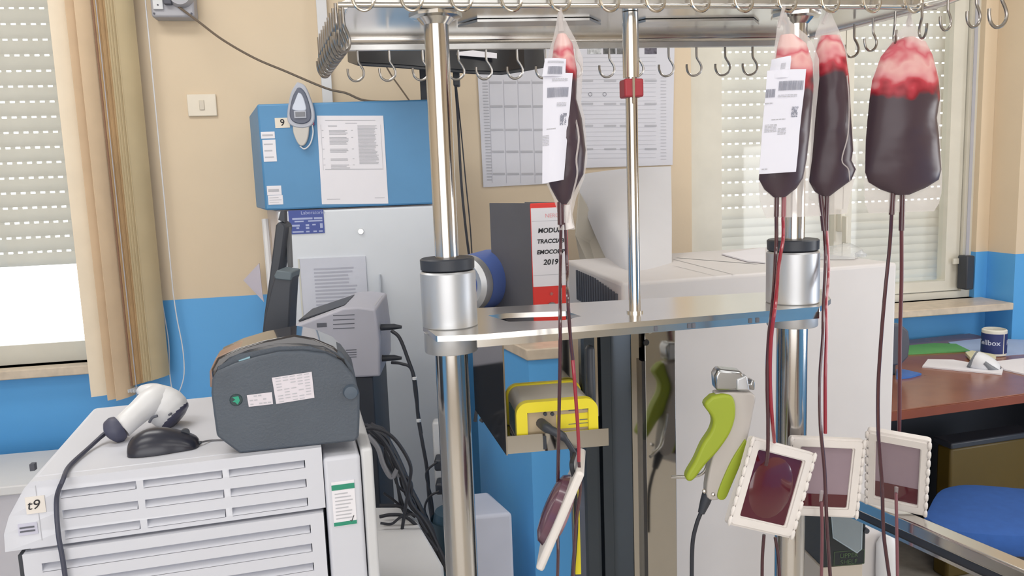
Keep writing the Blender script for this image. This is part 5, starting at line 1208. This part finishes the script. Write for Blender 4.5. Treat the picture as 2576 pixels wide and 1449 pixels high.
# ------------------------------------------------------------------ grey laser printer on black pedestal
def laser():
    Yp = 2.02; zb = at(830, 952, Yp).z
    p = at(957, 942, Yp); f = Fr((p.x, Yp, 0), math.radians(3)); 
    x = lambda a, b=900, yy=0: f.px(a, b, yy)
    ped = thing('black_pedestal', f.m(-.16, .18, 0), 'black equipment pedestal beneath the grey laser printer', 'pedestal')
    MB().box(f, x(720)[0], x(946, 1100)[0], .01, .34, .0, zb-.001).obj('pedestal_body', BLK, ped, bevel=.004)
    root = thing('laser_printer', f.m(-.13, .17, zb), 'light grey laser printer with black output tray, beside the refrigerator door', 'printer')
    side = [x(735, 944), x(957, 944), x(955, 860), x(944, 778), x(900, 772), x(862, 775), x(735, 822)]
    side = [(side[0][0], zb), (side[1][0], zb)]+side[2:]
    MB().prism(f, side, 0, .30).obj('case', mat('printer_grey', (178, 178, 190), .5), root, bevel=.006, seg=3)
    # output tray recess (dark, lying on the sloped top)
    a, b = side[-1], side[-2]; import math as mm
    def top(t, y, up=.0015):
        return f.m(a[0]+(b[0]-a[0])*t, y, a[1]+(b[1]-a[1])*t+up)
    MB().add([top(.05, .05), top(.98, .05), top(.98, .24), top(.05, .24), top(.05, .05, .006), top(.98, .05, .002), top(.98, .24, .002), top(.05, .24, .006)], [(3, 2, 1, 0), (4, 5, 6, 7), (0, 1, 5, 4), (1, 2, 6, 5), (2, 3, 7, 6), (3, 0, 4, 7)]).obj('output_tray', BLK, root)
    MB().box(f, x(900, 772)[0], x(938, 775)[0], .05, .24, side[3][1]-.002, side[3][1]+.002).obj('top_cover', GREYP, root, bevel=.001)
    ln = MB()
    for k in range(4):
        p1 = x(838, 795+k*11); p2 = x(892, 795+k*11); ln.box(f, p1[0], p2[0], -.0008, .001, p1[1], p1[1]+.002)
    for k in range(4):
        p1 = x(870, 882+k*6); p2 = x(897, 882+k*6); ln.box(f, p1[0], p2[0], -.0008, .001, p1[1], p1[1]+.002)
    p1 = x(797, 818); p2 = x(822, 818); ln.box(f, p1[0], p2[0], -.0008, .001, p1[1]-.006, p1[1]+.005)
    ln.obj('vent_slot', INKD, root)
    for (a_, b_) in ((958, 832), (958, 912)):
        q = x(a_, b_); MB().tube([f.m(q[0]-.005, .05, q[1]), f.m(q[0]+.03, .05, q[1]), f.m(q[0]+.05, .05, q[1]-.002)], [.009, .008, .004], 10).obj('rear_plug', BLK, root)
laser()
def cables():
    Yc = 2.0
    L = [
     ('long black power cable curving down from the laser printer past the refrigerator', [(985, 832, 2.06), (1005, 850, 2.05), (1025, 900, 2.04), (1044, 960, 2.03), (1052, 1050, 2.03), (1062, 1110, 2.02), (1074, 1180, 2.02), (1080, 1260, 2.02), (1090, 1330, 2.0), (1105, 1450, 2.0)], .0048),
     ('second black cable leaving the lower plug of the laser printer', [(985, 912, 2.06), (1010, 915, 2.05), (1035, 930, 2.04), (1046, 1000, 2.03), (1060, 1090, 2.04)], .004),
     ('thickest single black cable, lying along the diagonal bundle', [(930, 1070, 1.8), (960, 1090, 1.8), (985, 1130, 1.8), (1005, 1170, 1.8), (1030, 1230, 1.8), (1055, 1280, 1.8), (1085, 1350, 1.8), (1120, 1420, 1.8), (1150, 1470, 1.8)], .009),
     ('black cable looping right of the label printer', [(905, 1082, 1.7), (940, 1078, 1.7), (975, 1090, 1.7), (1005, 1120, 1.7), (1032, 1170, 1.7), (1030, 1215, 1.7), (1018, 1290, 1.7), (1010, 1360, 1.7), (1018, 1450, 1.7)], .004),
     ('thin black cable crossing the white table, upper one', [(955, 1272, 1.75), (990, 1272, 1.75), (1015, 1278, 1.75), (1045, 1300, 1.75)], .004),
     ('thin black cable crossing the white table, middle one', [(955, 1300, 1.72), (985, 1295, 1.72), (1020, 1300, 1.72), (1060, 1335, 1.72), (1100, 1385, 1.72)], .004),
     ('thin black cable crossing the white table, sagging one', [(957, 1316, 1.7), (985, 1318, 1.7), (1010, 1300, 1.7), (1045, 1296, 1.7), (1075, 1340, 1.7)], .003),
     ('thick black cable lying across the lower white table', [(958, 1368, 1.65), (1000, 1366, 1.65), (1050, 1374, 1.65), (1090, 1382, 1.65)], .005),
     ('thin black cable dropping inside the tangle', [(968, 1130, 1.76), (990, 1180, 1.76), (1005, 1240, 1.76), (1018, 1280, 1.76)], .003),
     ('thin black cable beside the diagonal bundle', [(965, 1240, 1.78), (995, 1262, 1.78), (1025, 1292, 1.78), (1070, 1370, 1.78), (1110, 1420, 1.78)], .003),
     ('thin black cable slanting down from the pedestal', [(972, 1105, 1.78), (985, 1160, 1.78), (1000, 1220, 1.78), (1012, 1280, 1.78), (1050, 1330, 1.78)], .0035),
     ('short black cable from the power strip to the bundle', [(1100, 1162, 1.98), (1078, 1180, 1.98), (1072, 1200, 1.98), (1085, 1250, 1.98), (1092, 1310, 1.98)], .003),
     ('lower black cable from the power strip', [(1106, 1235, 1.96), (1080, 1250, 1.96), (1068, 1280, 1.96), (1078, 1310, 1.96)], .003),
    ]
    for lab, pts, r in L: tag(cable('equipment_cable', pts, None, r, CAB), lab, 'cable', 'cables behind the left machine')
    rnd = random.Random(5)
    bd = thing('cable_bundle', at(1128, 1440, 1.8), 'thick tied bundle of black cables running diagonally down behind the left machine', 'cables')
    for k in range(10):
        o = rnd.uniform(-16, 22); e = rnd.uniform(-14, 16); y = 1.74+.012*k
        cable('bundled_cable', [(915+o*.6, 1066+abs(o)*.4, y), (955+o, 1098+e, y), (985+e, 1150+o, y), (1012+o, 1215, y), (1038-e*.6, 1262+o*.4, y), (1066+o*.6, 1315, y), (1096+e*.4, 1372, y), (1128+o*.3, 1440, y)], None, rnd.choice((.003, .004, .0055)), CAB, bd)
    GC = mat('grey_corrugated', (150, 150, 156), .5)
    tag(cable('grey_cable', [(925, 1095, 1.74), (950, 1125, 1.74), (965, 1170, 1.74), (985, 1200, 1.74), (1000, 1180, 1.74)], None, .006, GC), 'pale grey cable loop beside the black bundle', 'cable')
    tag(cable('grey_cable', [(930, 1085, 1.78), (965, 1110, 1.78), (990, 1160, 1.78), (1003, 1200, 1.78)], None, .005, GC), 'pale grey cable end nearest the pedestal', 'cable')
    # zip ties
    for (a, b, y) in ((1043, 952, 2.02), (1053, 1058, 2.02)):
        p = at(a, b, y); tag(MB().cyl(WORLD, p.x, p.y, p.z-.003, p.z+.003, .0062, 12).obj('cable_tie', WHTP), 'white cable tie, %s of two on the long power cable' % ('upper' if b < 1000 else 'lower'), 'tie')
    # power strip on the partition
    p = at(1103, 1062, 2.05); q = at(1103, 1240, 2.05)
    ps = thing('power_strip', (p.x, 2.05, q.z), 'white power strip with black plugs hidden behind the left pole', 'power strip')
    MB().box(WORLD, p.x-.018, p.x+.04, 2.05, 2.09, q.z, p.z).obj('strip_body', WHT, ps, bevel=.006)
    for yy in (1172, 1232):
        z = at(1103, yy, 2.0).z; MB().box(WORLD, p.x-.012, p.x+.02, 2.0, 2.05, z-.016, z+.016).obj('plug', BLK, ps, bevel=.006)
    # white bench top at the bottom, behind the machine
    zt = .78
    P = [on_z(*c, zt) for c in ((900, 1460), (900, 1275), (1010, 1275), (1050, 1310), (1092, 1380), (1115, 1420), (1122, 1520))]
    t = MB().prism(WORLD, [(v.x, v.y) for v in P], zt-.05, zt, 'xy'); w_ = thing('white_side_table', (P[3].x, P[3].y+.1, 0), 'white rounded side table behind the louvred machine', 'table')
    t.obj('table_top', WHT, w_, bevel=.006)
    c = on_z(960, 1380, zt); MB().cyl(WORLD, c.x, c.y, 0, zt-.05, .03, 16).obj('leg', STEELB, w_)
    # teal curved bin
    p = at(1112, 1380, 1.9); r = .06
    tag(MB().lathe(WORLD, p.x+.035, 1.9, [(.055, 0), (r, at(0, 1315, 1.9).z-.03), (r, at(1100, 1290, 1.9).z-.04), (r*.8, at(1100, 1285, 1.9).z)], 24).obj('teal_canister', mat('teal_plastic', (62, 86, 102), .4)), 'dark teal canister standing behind the left pole', 'canister')
    # white box right of pole
    Yb = 1.75; a = at(1206, 1262, Yb); b = at(1290, 1300, Yb)
    f = Fr((a.x, Yb, 0), math.radians(8))
    zt = f.px(1206, 1263)[1]; x1 = f.px(1290, 1320)[0]; x0 = f.px(1170, 1320)[0]
    wb = thing('white_storage_box', f.m((x0+x1)/2, .1, 0), 'plain white storage box standing right of the left pole', 'box')
    MB().prism(f, [(x0, 0), (x1, 0), (x1-.04, .14), (x0, .14)], 0, f.px(1250, 1294)[1], 'xy').obj('box_body', mat('box_lilac_white', (198, 202, 218), .5), wb, bevel=.008, seg=3)
cables()

# ------------------------------------------------------------------ lower right: bar, black shelf box, floor things
def lowright():
    A, B = at(2060, 1236, 1.62), at(2700, 1522, 1.05)
    root = thing('bench_rail', (A+B)/2, 'long steel bench rail running to the lower right corner', 'rail')
    up = Vector((0, 0, 1)); d = (B-A).normalized(); side = d.cross(up).normalized()
    g = Fq(A, d, up); L = (B-A).length
    MB().box(g, 0, L, -.014, .022, .002, .026).obj('top_bar', STEEL, root, bevel=.004, seg=3)
    MB().box(g, 0, L, -.008, .012, -.012, .001).obj('black_strip', BLK, root)  # plain black strip below the top bar
    MB().box(g, 0, L, -.013, -.008, -.018, -.012).obj('lower_lip', STEEL, root)
    # black holder box with lettering
    Y = 1.62; P = [(2072, 1262), (2175, 1272), (2177, 1390), (2178, 1424), (2092, 1430), (2072, 1432)]
    f = Fr((at(2075, 1420, Y).x, Y, 0), math.radians(5))
    x0 = f.px(2070, 1350)[0]; x1 = f.px(2178, 1350)[0]; z0 = f.px(2120, 1424)[1]; z1 = f.px(2120, 1265)[1]
    bx = thing('black_shelf_box', f.m((x0+x1)/2, .03, z0), 'black box with faint green UPPER SHELF lettering at the lower right', 'box')
    MB().box(f, x0, x1, 0, .09, z0, z1).obj('box_body', mat('box_black', (30, 36, 40), .5), bx, bevel=.003)
    GL = mat('faint_green_print', (70, 92, 62), .6)
    mb = MB(); cx = (f.px(2135, 1400)[0]); 
    for t_, yy in (('UPPER', 1397), ('SHELF', 1413)): zz = f.px(2135, yy)[1]; mb.text(t_, .0145, lambda u, v, zz=zz: f.m(cx+u, -.001, zz+v))
    zz0 = f.px(2135, 1423)[1]+.002; zz1 = f.px(2135, 1386)[1]; w_ = .034
    for a in ((cx-w_, cx+w_, zz0, zz0+.001), (cx-w_, cx+w_, zz1, zz1+.001), (cx-w_, cx-w_+.001, zz0, zz1), (cx+w_, cx+w_+.001, zz0, zz1+.001)): mb.quad(f.m(a[0], -.001, a[2]), f.m(a[1], -.001, a[2]), f.m(a[1], -.001, a[3]), f.m(a[0], -.001, a[3]))
    mb.obj('lettering', GL, bx)
    pk = [f.px(*p, -.02) for p in ((2090, 1290), (2168, 1290), (2166, 1380), (2155, 1390), (2095, 1352))]
    PC = mat('clear_acrylic', (200, 215, 225), .1, alpha=.22)
    o = MB().prism(f, pk, -.024, -.020).obj('clear_pocket', PC, bx, bevel=.001)
    pts = [f.m(p[0], -.022, p[1]) for p in pk]; MB().tube(pts[1:]+[pts[0]], .0012, 6).obj('pocket_edge', mat('acrylic_edge', (150, 165, 175), .2), bx)
    c = f.px(2178, 1334); MB().lathe(f, c[0], c[1], [(.0005, -.006), (.006, -.005), (.006, .004)], 12, 'y').obj('knob', BLK, bx)
    b = f.px(2120, 1440); 
    o = MB().box(f, x0-.003, x1-.005, .002, .088, .0, z0-.001).obj('support_block', mat('block_beige', (186, 176, 164), .5)); tag(o, 'beige support block under the black shelf box', 'block')
    p = at(2043, 1380, 1.7); q = at(2068, 1380, 1.7)
    tag(MB().box(WORLD, p.x, q.x, 1.7, 1.72, .0, at(2050, 1290, 1.7).z).obj('blue_divider', mat('panel_blue', (66, 116, 168), .5), bevel=.001), 'narrow upright blue divider right of the right pole', 'divider')
    # white rounded foot of the cabinet
    g = WBF; x, z = g.px(2240, 1380, -.02)
    tag(MB().lathe(g, x-.02, -.03, [(.012, .25), (.028, .32), (.03, z-.05), (.03, z+.02), (.016, z+.05), (.002, z+.055)], 20).obj('white_handle_post', WHT), 'white rounded post at the right foot of the white cabinet', 'post')
lowright()
# cables seen behind the yellow sealer
def backcables():
    GCm = mat('hose_grey', (188, 190, 196), .5)
    for i, (pts, r, m_, lab) in enumerate((
        ([(1262, 900, 1.62), (1230, 930, 1.62), (1205, 1000, 1.62), (1195, 1060, 1.62)], .004, CAB, 'black cable behind the bracket, nearest the left pole'),
        ([(1205, 870, 1.6), (1225, 910, 1.6), (1250, 950, 1.6), (1230, 1010, 1.6)], .003, CAB, 'thin black cable crossing behind the bracket'),
        ([(1210, 1060, 1.6), (1240, 1020, 1.6), (1290, 1005, 1.6)], .005, CAB, 'black cable arching behind the yellow unit'))):
        tag(cable('bracket_cable', pts, None, r, m_), lab, 'cable', 'cables behind the steel bracket')
backcables()
